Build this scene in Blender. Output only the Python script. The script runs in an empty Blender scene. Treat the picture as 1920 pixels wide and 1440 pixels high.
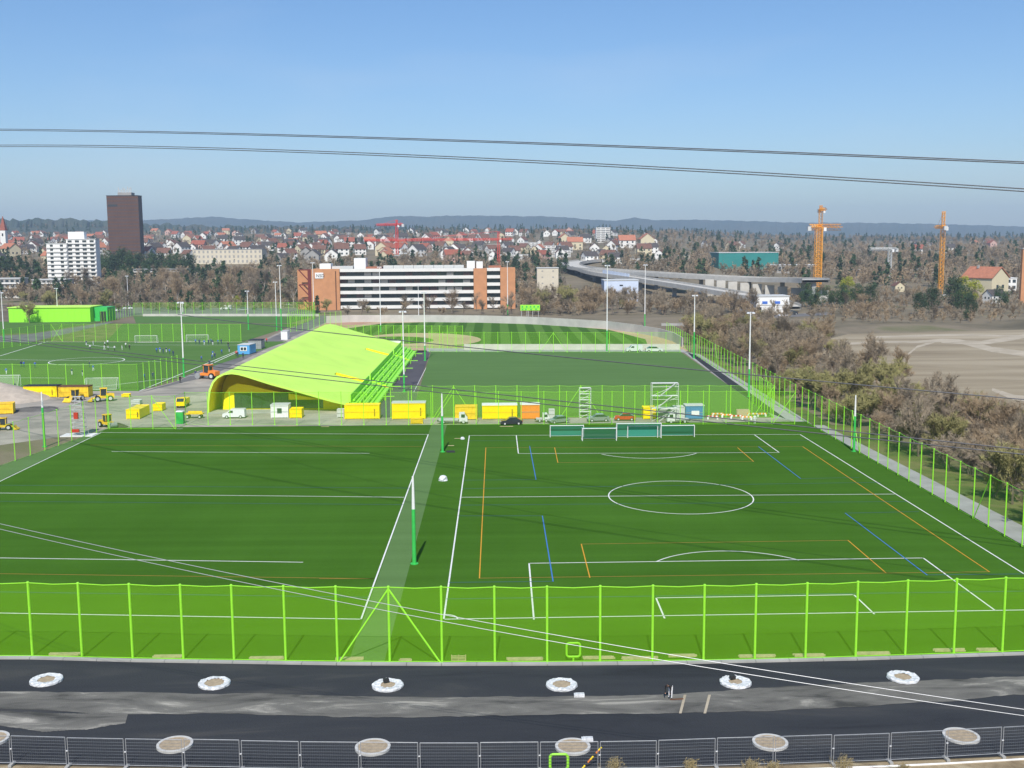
import bpy, math, random
import numpy as np
from mathutils import Vector, Matrix
random.seed(7); RNG = np.random.default_rng(7)
S = bpy.context.scene
COL = S.collection
# ------------------------------------------------------------------ camera
F, CX, CY = 2048.3, 960.0, 720.0
YAW, PITCH, ROLL, CAMZ = 0.0147, 0.1281, -0.0066, 32.34
def _axes():
    f = Vector((math.sin(YAW)*math.cos(PITCH), math.cos(YAW)*math.cos(PITCH), -math.sin(PITCH)))
    r = Vector((math.cos(YAW), -math.sin(YAW), 0)); u = r.cross(f)
    c, s = math.cos(ROLL), math.sin(ROLL)
    return c*r+s*u, -s*r+c*u, f
AR, AU, AF = _axes()
cam = bpy.data.cameras.new('camera'); camo = bpy.data.objects.new('camera', cam); COL.objects.link(camo)
camo.matrix_world = Matrix(((AR.x, AU.x, -AF.x, 0), (AR.y, AU.y, -AF.y, 0), (AR.z, AU.z, -AF.z, CAMZ), (0, 0, 0, 1)))
cam.sensor_width = 36; cam.lens = 36*F/1920; cam.clip_start = .5; cam.clip_end = 30000
S.camera = camo
# ------------------------------------------------------------------ sky, sun, exposure
SUN_EL, SUN_AZ = math.radians(47), math.radians(184)      # azimuth clockwise from +Y
world = bpy.data.worlds.new('World'); S.world = world; world.use_nodes = True
wn = world.node_tree.nodes; wl = world.node_tree.links; wn.clear()
sky = wn.new('ShaderNodeTexSky'); sky.sky_type = 'NISHITA'; sky.sun_disc = False
sky.sun_elevation = SUN_EL; sky.sun_rotation = SUN_AZ; sky.air_density = 1.0; sky.dust_density = 0.8; sky.ozone_density = 3.0
bg = wn.new('ShaderNodeBackground'); bg.inputs[1].default_value = 0.10
wo = wn.new('ShaderNodeOutputWorld'); hs = wn.new('ShaderNodeHueSaturation'); hs.inputs['Saturation'].default_value = 1.15; wl.new(sky.outputs[0], hs.inputs['Color'])
tn = wn.new('ShaderNodeMix'); tn.data_type = 'RGBA'; tn.blend_type = 'MULTIPLY'; tn.inputs[0].default_value = 1; tn.inputs[7].default_value = (.90, .97, 1.08, 1); wl.new(hs.outputs[0], tn.inputs[6])
wtc = wn.new('ShaderNodeTexCoord'); wmp = wn.new('ShaderNodeMapping'); wmp.inputs['Scale'].default_value = (1.2, 1.2, 5); wl.new(wtc.outputs['Generated'], wmp.inputs[0])
wno = wn.new('ShaderNodeTexNoise'); wno.inputs['Scale'].default_value = 2.2; wno.inputs['Detail'].default_value = 7; wl.new(wmp.outputs[0], wno.inputs['Vector'])
wmr = wn.new('ShaderNodeMapRange'); wmr.inputs['From Min'].default_value = .5; wmr.inputs['From Max'].default_value = .8; wmr.inputs['To Max'].default_value = .22; wl.new(wno.outputs['Fac'], wmr.inputs['Value'])
wcm = wn.new('ShaderNodeMix'); wcm.data_type = 'RGBA'; wl.new(wmr.outputs[0], wcm.inputs[0]); wl.new(tn.outputs[2], wcm.inputs[6]); wcm.inputs[7].default_value = (6.2, 6.6, 7.2, 1)   # thin high veil, in the sky's own units
wl.new(wcm.outputs[2], bg.inputs[0]); wl.new(bg.outputs[0], wo.inputs[0])
sun = bpy.data.lights.new('sun', 'SUN'); sun.energy = 4.0; sun.angle = math.radians(.53); sun.color = (1, .95, .87)
suno = bpy.data.objects.new('sun', sun); COL.objects.link(suno)
sd = Vector((math.sin(SUN_AZ)*math.cos(SUN_EL), math.cos(SUN_AZ)*math.cos(SUN_EL), math.sin(SUN_EL)))
suno.rotation_euler = sd.to_track_quat('Z', 'Y').to_euler(); suno.location = (0, -50, 120)
S.view_settings.view_transform = 'Standard'; S.view_settings.look = 'None'
S.view_settings.exposure = 0.31; S.view_settings.gamma = 1; S.view_settings.use_curve_mapping = False
S.render.engine = 'CYCLES'
S.cycles.transparent_max_bounces = 32; S.cycles.volume_bounces = 0
HAZE = 1.25e-4
# ------------------------------------------------------------------ pixel of the photograph -> point of the place
def ray(u, v): return AF + AR*((u-CX)/F) - AU*((v-CY)/F)
def G(u, v, z=0.0):
    d = ray(u, v); t = (z-CAMZ)/d.z
    return Vector((d.x*t, d.y*t, z))
def AT(u, v, dist):
    d = ray(u, v); t = dist/d.y
    return Vector((d.x*t, dist, CAMZ+d.z*t))
def WPX(dist): return dist/F
def sstep(a, b, x):
    t = np.clip((x-a)/(b-a), 0, 1); return t*t*(3-2*t)
def terrain(x, y):
    x = np.asarray(x, float); y = np.asarray(y, float)
    prof = np.interp(y, [-400, -30, 8, 58.5, 63.2, 700, 1100, 1600, 2100, 3000, 3600, 6000, 9000], [30, 30, 24.5, 1.8, 0, 0, 20, 36, 50, 70, 64, 30, 0])
    az = x/np.maximum(y, 60)
    side = 1-.42*sstep(.08, .3, az)*sstep(600, 1000, y)
    bump = 2.5*np.sin(x/170+1)*np.sin(y/230)*sstep(750, 1300, y)
    left = 14*sstep(2300, 3000, y)*sstep(-.22, -.4, az)
    return np.where(y > 600, prof*side+bump+left, prof)
def tz(x, y): return float(terrain(x, y))
# ------------------------------------------------------------------ materials
def srgb(c): return tuple((v/12.92 if v <= .04045 else ((v+.055)/1.055)**2.4) for v in c)
def mat(name, col, rough=.7, var=.12, scale=3.0, metal=0, spec=.3, col2=None, bump=0, bscale=None, detail=4, world_pos=False):
    m = bpy.data.materials.new(name); m.use_nodes = True; n = m.node_tree.nodes; l = m.node_tree.links
    b = n['Principled BSDF']; b.inputs['Roughness'].default_value = rough; b.inputs['Metallic'].default_value = metal
    b.inputs['Specular IOR Level'].default_value = spec
    tc = n.new('ShaderNodeTexCoord'); no = n.new('ShaderNodeTexNoise'); no.inputs['Scale'].default_value = scale; no.inputs['Detail'].default_value = detail
    src = tc.outputs['Object']
    if world_pos: src = n.new('ShaderNodeNewGeometry').outputs['Position']
    l.new(src, no.inputs['Vector'])
    mx = n.new('ShaderNodeMix'); mx.data_type = 'RGBA'
    rp = n.new('ShaderNodeMapRange'); rp.inputs['From Min'].default_value = .3; rp.inputs['From Max'].default_value = .7
    l.new(no.outputs['Fac'], rp.inputs['Value']); l.new(rp.outputs[0], mx.inputs[0])
    a = tuple(max(0, c*(1-var)) for c in col); c2 = col2 or tuple(min(1, c*(1+var)) for c in col)
    mx.inputs[6].default_value = (*a, 1); mx.inputs[7].default_value = (*c2, 1)
    l.new(mx.outputs[2], b.inputs['Base Color'])
    if bump:
        n2 = n.new('ShaderNodeTexNoise'); n2.inputs['Scale'].default_value = bscale or scale*8; l.new(src, n2.inputs['Vector'])
        bp = n.new('ShaderNodeBump'); bp.inputs['Strength'].default_value = bump; bp.inputs['Distance'].default_value = .05
        l.new(n2.outputs['Fac'], bp.inputs['Height']); l.new(bp.outputs[0], b.inputs['Normal'])
    return m
def net_mat(name, col, cover):
    m = bpy.data.materials.new(name); m.use_nodes = True; n = m.node_tree.nodes; l = m.node_tree.links
    n.clear(); o = n.new('ShaderNodeOutputMaterial'); t = n.new('ShaderNodeBsdfTransparent'); d = n.new('ShaderNodeBsdfDiffuse')
    d.inputs[0].default_value = (*col, 1); mx = n.new('ShaderNodeMixShader')
    tc = n.new('ShaderNodeTexCoord'); no = n.new('ShaderNodeTexNoise'); no.inputs['Scale'].default_value = .25; l.new(tc.outputs['Object'], no.inputs['Vector'])
    mr = n.new('ShaderNodeMapRange'); mr.inputs['To Min'].default_value = cover*.9; mr.inputs['To Max'].default_value = cover*1.1
    l.new(no.outputs['Fac'], mr.inputs['Value']); l.new(mr.outputs[0], mx.inputs[0])
    l.new(t.outputs[0], mx.inputs[1]); l.new(d.outputs[0], mx.inputs[2]); l.new(mx.outputs[0], o.inputs[0]); return m
def turf_mat(name, c1, c2, stripe=0, sdir=0, swidth=6.0):
    m = bpy.data.materials.new(name); m.use_nodes = True; n = m.node_tree.nodes; l = m.node_tree.links
    b = n['Principled BSDF']; b.inputs['Roughness'].default_value = 1; b.inputs['Specular IOR Level'].default_value = .0
    g = n.new('ShaderNodeNewGeometry').outputs['Position']
    a = n.new('ShaderNodeTexNoise'); a.inputs['Scale'].default_value = .045; a.inputs['Detail'].default_value = 5; l.new(g, a.inputs['Vector'])
    mp = n.new('ShaderNodeMapping'); mp.inputs['Scale'].default_value = (.05, 1.2, 1); l.new(g, mp.inputs[0])
    a2 = n.new('ShaderNodeTexNoise'); a2.inputs['Scale'].default_value = .35; a2.inputs['Detail'].default_value = 3; l.new(mp.outputs[0], a2.inputs['Vector'])
    f = n.new('ShaderNodeTexNoise'); f.inputs['Scale'].default_value = 9; f.inputs['Detail'].default_value = 3; l.new(g, f.inputs['Vector'])
    s1 = n.new('ShaderNodeMath'); s1.operation = 'ADD'; l.new(a.outputs['Fac'], s1.inputs[0]); l.new(a2.outputs['Fac'], s1.inputs[1])
    s2 = n.new('ShaderNodeMath'); s2.operation = 'ADD'; l.new(s1.outputs[0], s2.inputs[0]); l.new(f.outputs['Fac'], s2.inputs[1])
    last = s2.outputs[0]
    if stripe:
        sx = n.new('ShaderNodeSeparateXYZ'); l.new(g, sx.inputs[0])
        mm = n.new('ShaderNodeMath'); mm.operation = 'PINGPONG'; l.new(sx.outputs[sdir], mm.inputs[0]); mm.inputs[1].default_value = swidth
        mr0 = n.new('ShaderNodeMapRange'); mr0.interpolation_type = 'SMOOTHSTEP'; mr0.inputs['From Min'].default_value = swidth*.42; mr0.inputs['From Max'].default_value = swidth*.58
        mr0.inputs['To Min'].default_value = -stripe; mr0.inputs['To Max'].default_value = stripe; l.new(mm.outputs[0], mr0.inputs['Value'])
        s3 = n.new('ShaderNodeMath'); s3.operation = 'ADD'; l.new(last, s3.inputs[0]); l.new(mr0.outputs[0], s3.inputs[1]); last = s3.outputs[0]
    mr = n.new('ShaderNodeMapRange'); mr.inputs['From Min'].default_value = 1.1; mr.inputs['From Max'].default_value = 1.9; l.new(last, mr.inputs['Value'])
    mx = n.new('ShaderNodeMix'); mx.data_type = 'RGBA'; l.new(mr.outputs[0], mx.inputs[0]); mx.inputs[6].default_value = (*c1, 1); mx.inputs[7].default_value = (*c2, 1)
    l.new(mx.outputs[2], b.inputs['Base Color'])
    bp = n.new('ShaderNodeBump'); bp.inputs['Strength'].default_value = .4; bp.inputs['Distance'].default_value = .04; l.new(f.outputs['Fac'], bp.inputs['Height']); l.new(bp.outputs[0], b.inputs['Normal'])
    return m
def earth_mat(name, cols, scale=.05, stretch=(1, 1, 1), bump=.3, seed=0):
    m = bpy.data.materials.new(name); m.use_nodes = True; n = m.node_tree.nodes; l = m.node_tree.links
    b = n['Principled BSDF']; b.inputs['Roughness'].default_value = .9; b.inputs['Specular IOR Level'].default_value = .15
    g = n.new('ShaderNodeNewGeometry').outputs['Position']
    mp = n.new('ShaderNodeMapping'); mp.inputs['Scale'].default_value = stretch; mp.inputs['Location'].default_value = (seed, seed*2, 0); l.new(g, mp.inputs[0])
    a = n.new('ShaderNodeTexNoise'); a.inputs['Scale'].default_value = scale; a.inputs['Detail'].default_value = 9; a.inputs['Roughness'].default_value = .62; a.inputs['Distortion'].default_value = .6; l.new(mp.outputs[0], a.inputs['Vector'])
    cr = n.new('ShaderNodeValToRGB'); l.new(a.outputs['Fac'], cr.inputs[0]); e = cr.color_ramp.elements
    k = len(cols)
    e[0].position = .33; e[0].color = (*cols[0], 1); e[1].position = .67; e[1].color = (*cols[-1], 1)
    for i in range(1, k-1):
        x = e.new(.33+.34*i/(k-1)); x.color = (*cols[i], 1)
    l.new(cr.outputs[0], b.inputs['Base Color'])
    f = n.new('ShaderNodeTexNoise'); f.inputs['Scale'].default_value = scale*40; l.new(g, f.inputs['Vector'])
    bp = n.new('ShaderNodeBump'); bp.inputs['Strength'].default_value = bump; bp.inputs['Distance'].default_value = .1; l.new(f.outputs['Fac'], bp.inputs['Height']); l.new(bp.outputs[0], b.inputs['Normal'])
    return m
def glass_mat(name, col): return mat(name, col, rough=.12, var=.2, scale=.6, spec=.8)
LIME = (.36, .78, .05)
M = dict(
 lime=mat('lime_paint', (.32, .80, .045), .45, .05), lime_roof=mat('lime_roof_membrane', (.55, .87, .12), .6, .08, .12),
 green=mat('mast_green', (.05, .50, .09), .45, .08), white=mat('white_paint', (.78, .78, .76), .5, .05), mesh=mat('dull_wire', (.22, .24, .27), .5, .1, metal=.3), galv=mat('galvanised_steel', (.40, .42, .45), .4, .1, metal=.3),
 net=net_mat('lime_net', (.27, .70, .008), .13), net_near=net_mat('lime_net_near', (.27, .70, .008), .22), net_dark=net_mat('dark_green_net', (.08, .46, .36), .6), net_white=net_mat('white_net', (.7, .72, .7), .18),
 yellow=mat('yellow_paint', (.95, .72, .005), .4, .05, 1.2), yellow_old=mat('worn_yellow_paint', (.82, .55, .03), .55, .18, 1.5), yellow_in=mat('yellow_wall', (.90, .78, .01), .6, .04, .5),
 dark=mat('dark_grey', (.03, .03, .032), .6, .2), black=mat('black_rubber', (.015, .015, .016), .8, .2), brown=mat('rust_brown', (.13, .06, .03), .8, .3),
 grey=mat('grey_metal', (.30, .31, .31), .6, .12), lgrey=mat('light_grey', (.55, .56, .54), .6, .08), orange=mat('orange_paint', (.85, .25, .04), .45, .1), red=mat('red_paint', (.55, .03, .025), .45, .1),
 blue=mat('blue_paint', (.07, .20, .42), .45, .08), cblue=mat('cabin_blue', (.10, .36, .68), .5, .06), silver=mat('silver_car_paint', (.45, .47, .48), .25, .04, metal=.5, spec=.6), carwhite=mat('white_car_paint', (.75, .76, .77), .25, .03, spec=.6),
 carblack=mat('dark_car_paint', (.035, .04, .045), .25, .1, spec=.7), glass=glass_mat('window_glass', (.035, .05, .055)), pglass=glass_mat('pavilion_glass', (.025, .055, .03)),
 concrete=mat('pale_concrete', (.52, .50, .45), .85, .1, .3), conc2=mat('grey_concrete', (.36, .36, .34), .85, .14, .4), ring=mat('cast_concrete_ring', (.52, .52, .50), .8, .12, 2),
 sand=mat('ring_sand', (.36, .29, .20), .95, .18, 5), wood=mat('raw_timber', (.50, .40, .24), .8, .2, 3), plastic=mat('white_plastic_sheet', (.62, .64, .66), .4, .22, 5, spec=.5, bump=.8, bscale=6),
 cable=mat('weathered_cable', (.10, .10, .11), .5, .1), cable_l=mat('sunlit_cable', (.42, .43, .45), .4, .05, metal=.4), redbrick=mat('orange_brick', (.52, .25, .12), .85, .08, .4), steel=mat('rust_red_steel', (.16, .035, .03), .6, .1),  # cable_l: sunlight on the near cables put into its paler grey
 tower=mat('brown_tower_cladding', (.085, .055, .05), .6, .15, .1), wwall=mat('white_render', (.76, .75, .71), .85, .06, .2), cream=mat('cream_render', (.60, .53, .36), .85, .06, .2), gwall=mat('grey_render', (.33, .32, .30), .85, .08, .2),
 beige=mat('beige_wall', (.60, .54, .42), .85, .06, .2), pink=mat('pink_render', (.55, .36, .30), .85, .06, .2), roofred=mat('red_tile_roof', (.30, .10, .065), .85, .18, .8), roofbrown=mat('brown_tile_roof', (.17, .09, .065), .85, .2, .8), roofdark=mat('dark_tile_roof', (.08, .07, .065), .85, .2, .8), rooforange=mat('orange_tile_roof', (.42, .17, .10), .85, .15, .8),
 band=mat('white_balcony_band', (.72, .71, .67), .8, .04, .3), teal=mat('teal_cladding', (.03, .22, .20), .6, .1, .1), bluew=mat('pale_blue_panel', (.55, .62, .74), .6, .05, .2), bluesign=mat('blue_sign', (.06, .16, .55), .5, .05), cyan=mat('turquoise_panel', (.02, .42, .42), .5, .05),
 craneo=mat('crane_orange', (.85, .38, .04), .5, .08), craner=mat('crane_red', (.80, .06, .04), .5, .08), bark=mat('grey_bark', (.17, .135, .105), .9, .3, 2), bark_l=mat('pale_bark', (.42, .38, .32), .9, .2, 2),
 twig=mat('brown_twigs', (.30, .225, .14), .9, .3, .8), twig2=mat('grey_twigs', (.27, .22, .155), .9, .3, .8), twig3=mat('budding_olive_twigs', (.27, .25, .10), .9, .3, .8), leafy=mat('spring_yellow_leaves', (.30, .32, .03), .8, .3, .8),
 ever=mat('evergreen_needles', (.045, .075, .035), .8, .4, .5), ever2=mat('pine_needles', (.05, .09, .035), .8, .4, .5), drygrass=mat('dry_stalks', (.36, .30, .16), .9, .25, 3),
 skin=mat('skin', (.45, .26, .18), .6, .05), hair=mat('dark_hair', (.04, .025, .02), .7, .1), navy=mat('navy_cloth', (.03, .05, .13), .8, .1), bluec=mat('blue_cloth', (.05, .14, .50), .8, .1), whitec=mat('white_cloth', (.75, .76, .78), .8, .05), blackc=mat('black_cloth', (.02, .02, .022), .8, .1), redc=mat('red_cloth', (.6, .04, .04), .8, .1),
 lamp=mat('floodlight_housing', (.62, .64, .66), .3, .05), screen=mat('dark_print', (.03, .03, .03), .7, .05), gravel=mat('gravel_heap', (.44, .38, .31), .95, .15, .7, bump=.8, bscale=4), soil=mat('dark_soil', (.07, .06, .05), .95, .3, 1, bump=.6),
 line_w=mat('white_line_paint', (.74, .76, .72), .7, .08, 2), line_o=mat('orange_line_paint', (.62, .30, .02), .7, .1, 2), line_b=mat('blue_line_paint', (.05, .18, .50), .7, .1, 2), line_of=mat('worn_orange_line', (.30, .19, .025), .8, .15, .6), line_bf=mat('worn_blue_line', (.035, .12, .12), .8, .15, .6),
)
# ------------------------------------------------------------------ mesh helpers
class MB:
    def __init__(s): s.v = []; s.f = []; s.m = []
    def add(s, vs, fs, mi=0):
        b = len(s.v); s.v += [tuple(q) for q in vs]; s.f += [tuple(b+i for i in f) for f in fs]; s.m += [mi]*len(fs); return s
    def box(s, c, d, rz=0, mi=0, taper=1.0, ry=0):
        hx, hy, hz = d[0]/2, d[1]/2, d[2]/2; R = Matrix.Rotation(rz, 3, 'Z') @ Matrix.Rotation(ry, 3, 'Y'); c = Vector(c)
        vs = []
        for z, k in ((-hz, 1), (hz, taper)):
            for x, y in ((-1, -1), (1, -1), (1, 1), (-1, 1)): vs.append(c + R @ Vector((x*hx*k, y*hy*k, z)))
        return s.add(vs, [(0, 3, 2, 1), (4, 5, 6, 7), (0, 1, 5, 4), (1, 2, 6, 5), (2, 3, 7, 6), (3, 0, 4, 7)], mi)
    def tube(s, p, q, r0, r1=None, n=6, mi=0, cap=True):
        r1 = r0 if r1 is None else r1; p = Vector(p); q = Vector(q); a = (q-p)
        if a.length < 1e-6: return s
        a.normalize(); u = a.orthogonal().normalized(); w = a.cross(u); vs = []
        for c, r in ((p, r0), (q, r1)):
            for i in range(n):
                t = 2*math.pi*i/n; vs.append(c+(u*math.cos(t)+w*math.sin(t))*r)
        fs = [(i, (i+1) % n, n+(i+1) % n, n+i) for i in range(n)]
        if cap: fs += [tuple(range(n-1, -1, -1)), tuple(range(n, 2*n))]
        return s.add(vs, fs, mi)
    def path(s, pts, r, n=5, mi=0):
        for a, b in zip(pts[:-1], pts[1:]): s.tube(a, b, r, r, n, mi, cap=True)
        return s
    def prism(s, poly, z0, z1, mi=0):                      # poly in xy, counter-clockwise
        n = len(poly); vs = [(x, y, z0) for x, y in poly]+[(x, y, z1) for x, y in poly]
        return s.add(vs, [tuple(range(n-1, -1, -1)), tuple(range(n, 2*n))]+[(i, (i+1) % n, n+(i+1) % n, n+i) for i in range(n)], mi)
    def extr(s, prof, y0, y1, mi=0):                       # prof in xz, extruded along y
        n = len(prof); vs = [(x, y0, z) for x, z in prof]+[(x, y1, z) for x, z in prof]
        return s.add(vs, [tuple(range(n)), tuple(range(2*n-1, n-1, -1))]+[(i, n+i, n+(i+1) % n, (i+1) % n) for i in range(n)], mi)
    def extx(s, prof, x0, x1, mi=0):                       # prof in yz, extruded along x
        n = len(prof); vs = [(x0, y, z) for y, z in prof]+[(x1, y, z) for y, z in prof]
        return s.add(vs, [tuple(range(n-1, -1, -1)), tuple(range(n, 2*n))]+[(i, (i+1) % n, n+(i+1) % n, n+i) for i in range(n)], mi)
    def mesh(s, name, mats):
        me = bpy.data.meshes.new(name); me.from_pydata(s.v, [], s.f)
        for m in (mats if isinstance(mats, (list, tuple)) else [mats]): me.materials.append(M[m] if isinstance(m, str) else m)
        if len(set(s.m)) > 1: me.polygons.foreach_set('material_index', s.m)
        me.update(); return me
    def build(s, name, mats, parent=None, loc=None, smooth=False):
        me = s.mesh(name, mats)
        if smooth: me.polygons.foreach_set('use_smooth', [True]*len(me.polygons))
        return mk(name, me, parent, loc)
def mk(name, me, parent=None, loc=None, rz=0):
    o = bpy.data.objects.new(name, me); COL.objects.link(o)
    if parent: o.parent = parent
    if loc is not None: o.location = loc
    if rz: o.rotation_euler = (0, 0, rz)
    return o
def thing(name, label, cat, loc=(0, 0, 0), rz=0, group=None, sc=None):
    o = bpy.data.objects.new(name, None); COL.objects.link(o); o.location = loc; o.rotation_euler = (0, 0, rz); o.empty_display_size = .5
    o['label'] = label; o['category'] = cat
    if group: o['group'] = group
    if sc: o.scale = (sc,)*3 if not isinstance(sc, tuple) else sc
    return o
LM = [(-999, 87, 'left of the white flats'), (87, 190, 'by the white flats'), (190, 262, 'by the brown tower'), (262, 360, 'right of the brown tower'), (360, 440, 'above the long pale hall'), (440, 500, 'right of the pale hall'), (500, 560, 'left of the office'), (560, 640, 'above the brick end'), (640, 700, 'under the crane jib'), (700, 740, 'left of the red crane'), (740, 800, 'right of the red crane'), (800, 860, 'behind the office'), (860, 930, 'below the long jib'), (930, 990, 'by the second crane'), (990, 1040, 'by the scoreboard'), (1040, 1090, 'left of the flyover start'), (1090, 1140, 'above the flyover start'), (1140, 1200, 'near the tall masts'), (1200, 1260, 'above the flyover'), (1260, 1310, 'by the fence corner'), (1310, 1360, 'left of the teal hall'), (1360, 1420, 'below the teal hall'), (1420, 1490, 'by the white warehouse'), (1490, 1560, 'left of the orange crane'), (1560, 1640, 'right of the orange crane'), (1640, 1700, 'by the grey crane'), (1700, 1780, 'by the slim orange crane'), (1780, 1850, 'by the yellow house'), (1850, 3000, 'at the right edge')]
def where_px(x, y, z=0):
    v = Vector((x, y, z-CAMZ)); k = v.dot(AF); return CX+F*v.dot(AR)/k, CY-F*v.dot(AU)/k
def near_words(x, y):
    u = where_px(x, y)[0]
    for a, b, w in LM:
        if a <= u < b: return w
    return ''
def tag(o, label, cat, group=None):
    o['label'] = label; o['category'] = cat
    if group: o['group'] = group
    return o
def struct(o): o['kind'] = 'structure'; return o
def stuff(o, label=None, cat=None):
    o['kind'] = 'stuff'
    if label: o['label'] = label
    if cat: o['category'] = cat
    return o
def dup(root, loc=None, rz=None, label=None, sc=None, group=None):
    r = root.copy(); COL.objects.link(r)
    if loc is not None: r.location = loc
    if rz is not None: r.rotation_euler = (0, 0, rz)
    if label: r['label'] = label
    if group: r['group'] = group
    if sc is not None: r.scale = (sc,)*3 if not isinstance(sc, tuple) else sc
    for ch in root.children:
        c = ch.copy(); COL.objects.link(c); c.parent = r
        for g in ch.children:
            d = g.copy(); COL.objects.link(d); d.parent = c
    return r
def sheet(name, pts, z, m, kind='structure', parent=None, sub=0):
    b = MB(); b.add([(p[0], p[1], z) for p in pts], [tuple(range(len(pts)))])
    o = b.build(name, m, parent)
    if kind: o['kind'] = kind
    return o
def strip_sheet(name, up, lo, z, m, parent=None, jit=0):         # two rows of photo pixels give the far and near edge of a band on the ground
    if jit:
        rg = random.Random(4); n2 = 170; t = [i/n2*(len(up)-1) for i in range(n2+1)]; ix = list(range(len(up))); w = [0, 0]; U2 = []; L2 = []
        for k in t:
            w = [.8*w[0]+rg.gauss(0, jit), .8*w[1]+rg.gauss(0, jit)]
            U2.append((float(np.interp(k, ix, [p[0] for p in up])), float(np.interp(k, ix, [p[1] for p in up]))+w[0]))
            L2.append((float(np.interp(k, ix, [p[0] for p in lo])), float(np.interp(k, ix, [p[1] for p in lo]))+w[1]))
        up, lo = U2, L2
    a = [G(*p) for p in up]; b = [G(*p) for p in lo]; n = len(a); q = MB()
    q.add([(p.x, p.y, z) for p in b]+[(p.x, p.y, z) for p in a], [(i, i+1, n+i+1, n+i) for i in range(n-1)])
    return struct(q.build(name, m, parent))
# ------------------------------------------------------------------ terrain
M['ground'] = earth_mat('dry_ground', [(.11, .095, .06), (.17, .145, .095), (.23, .19, .13), (.15, .15, .07)], .02, (1, 1, 1))
M['field'] = earth_mat('dry_meadow', [(.23, .185, .12), (.31, .26, .175), (.40, .34, .24)], .03, (.5, 2.4, 1), seed=3)
M['track'] = earth_mat('pale_track_earth', [(.34, .29, .21), (.50, .44, .34)], .2, (.6, 1.5, 1), seed=5)
M['asphalt'] = earth_mat('fresh_asphalt', [(.024, .026, .031), (.034, .037, .043), (.040, .043, .048), (.062, .062, .062)], .14, (.3, 1.8, 1), .35, 9)
M['asphalt_grey'] = earth_mat('weathered_asphalt', [(.12, .12, .12), (.17, .165, .16), (.21, .20, .19)], .08, (1, 1, 1), .2, 4)
M['purple'] = earth_mat('dark_running_asphalt', [(.075, .07, .08), (.10, .095, .105)], .1, (1, 1, 1), .2, 2)
M['dirt'] = earth_mat('scraped_dirt_strip', [(.06, .06, .056), (.13, .126, .115), (.18, .175, .157), (.42, .40, .35)], .42, (.35, 1.3, 1), .6, 12)
M['yard'] = earth_mat('gravel_yard', [(.22, .21, .18), (.33, .305, .26), (.45, .41, .34)], .10, (1, 1.4, 1), .4, 6)
M['warn'] = earth_mat('sand_infield', [(.42, .31, .19), (.50, .38, .25)], .05, (1, 1, 1), .2, 8)
M['warnred'] = earth_mat('reddish_warning_track', [(.40, .24, .16), (.48, .30, .21)], .06, (1, 1, 1), .2, 8)
M['slope'] = earth_mat('dry_bank', [(.20, .15, .09), (.33, .26, .16), (.42, .35, .23)], .5, (1, 1, 1), .6, 1)
M['wildgreen'] = earth_mat('rough_green', [(.07, .12, .03), (.14, .17, .05), (.22, .20, .09)], .15, (1, 1, 1), .4, 7)
M['hill'] = earth_mat('wooded_hills', [(.04, .062, .045), (.062, .078, .055), (.085, .085, .06)], .006, (1, 1, 1), .5, 7)
turf = turf_mat('new_turf', (.040, .110, .010), (.062, .160, .018), stripe=.025, sdir=0, swidth=4.0)
M['turf'] = turf; M['turf_light'] = turf_mat('pale_turf', (.09, .17, .055), (.12, .22, .075)); M['turf_mid'] = turf_mat('middle_turf', (.085, .165, .052), (.105, .20, .066))
M['turf_ball'] = turf_mat('mown_baseball_grass', (.055, .13, .025), (.10, .20, .045), stripe=.5, sdir=0, swidth=3.3); M['turf_left'] = turf_mat('left_pitch_turf', (.075, .165, .042), (.105, .20, .056))
xs = np.concatenate([np.linspace(-7000, -900, 30), np.linspace(-850, 850, 70), np.linspace(900, 7000, 30)])
ys = np.concatenate([np.linspace(-400, -10, 6), np.array([0, 8, 35, 58.5, 61, 63.2, 66]), np.linspace(80, 690, 8), np.linspace(700, 3600, 60), np.linspace(3700, 12000, 12)])
XX, YY = np.meshgrid(xs, ys); ZZ = terrain(XX, YY)-.03; ny, nx = XX.shape
gb = MB(); gb.v = list(map(tuple, np.stack([XX.ravel(), YY.ravel(), ZZ.ravel()], 1))); 
gb.f = [(j*nx+i, j*nx+i+1, (j+1)*nx+i+1, (j+1)*nx+i) for j in range(ny-1) for i in range(nx-1)]
yc = [ys[j]+ys[j+1] for j in range(ny-1) for i in range(nx-1)]
gb.m = [1 if y < 126 else (2 if y > 4600 else 0) for y in yc]
struct(gb.build('ground', ['ground', 'slope', 'hill'], smooth=True))
def ridge(name, pts, dist, depth, mtl, amp=3.5):
    us = np.arange(pts[0][0], pts[-1][0]+1, 6); vv = np.interp(us, [p[0] for p in pts], [p[1] for p in pts])
    b = MB(); rows = [(-depth, 0), (-depth*.6, .38), (-depth*.3, .72), (0, 1), (depth*.5, .8), (depth, .1)]; n = len(us)
    for dy, k in rows:
        for i, (u, v) in enumerate(zip(us, vv)):
            p = AT(u, v, dist); nz = amp*(math.sin(i*1.7)+math.sin(i*.63+dy)+RNG.normal()*.5) if 0 < k else 0
            b.v.append((p.x*(dist+dy)/dist, dist+dy, p.z*k+nz*(1 if k == 1 else 3)))
    b.f = [(j*n+i, j*n+i+1, (j+1)*n+i+1, (j+1)*n+i) for j in range(len(rows)-1) for i in range(n-1)]; b.m = [0]*len(b.f)
    return struct(b.build(name, mtl, smooth=False))
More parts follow.
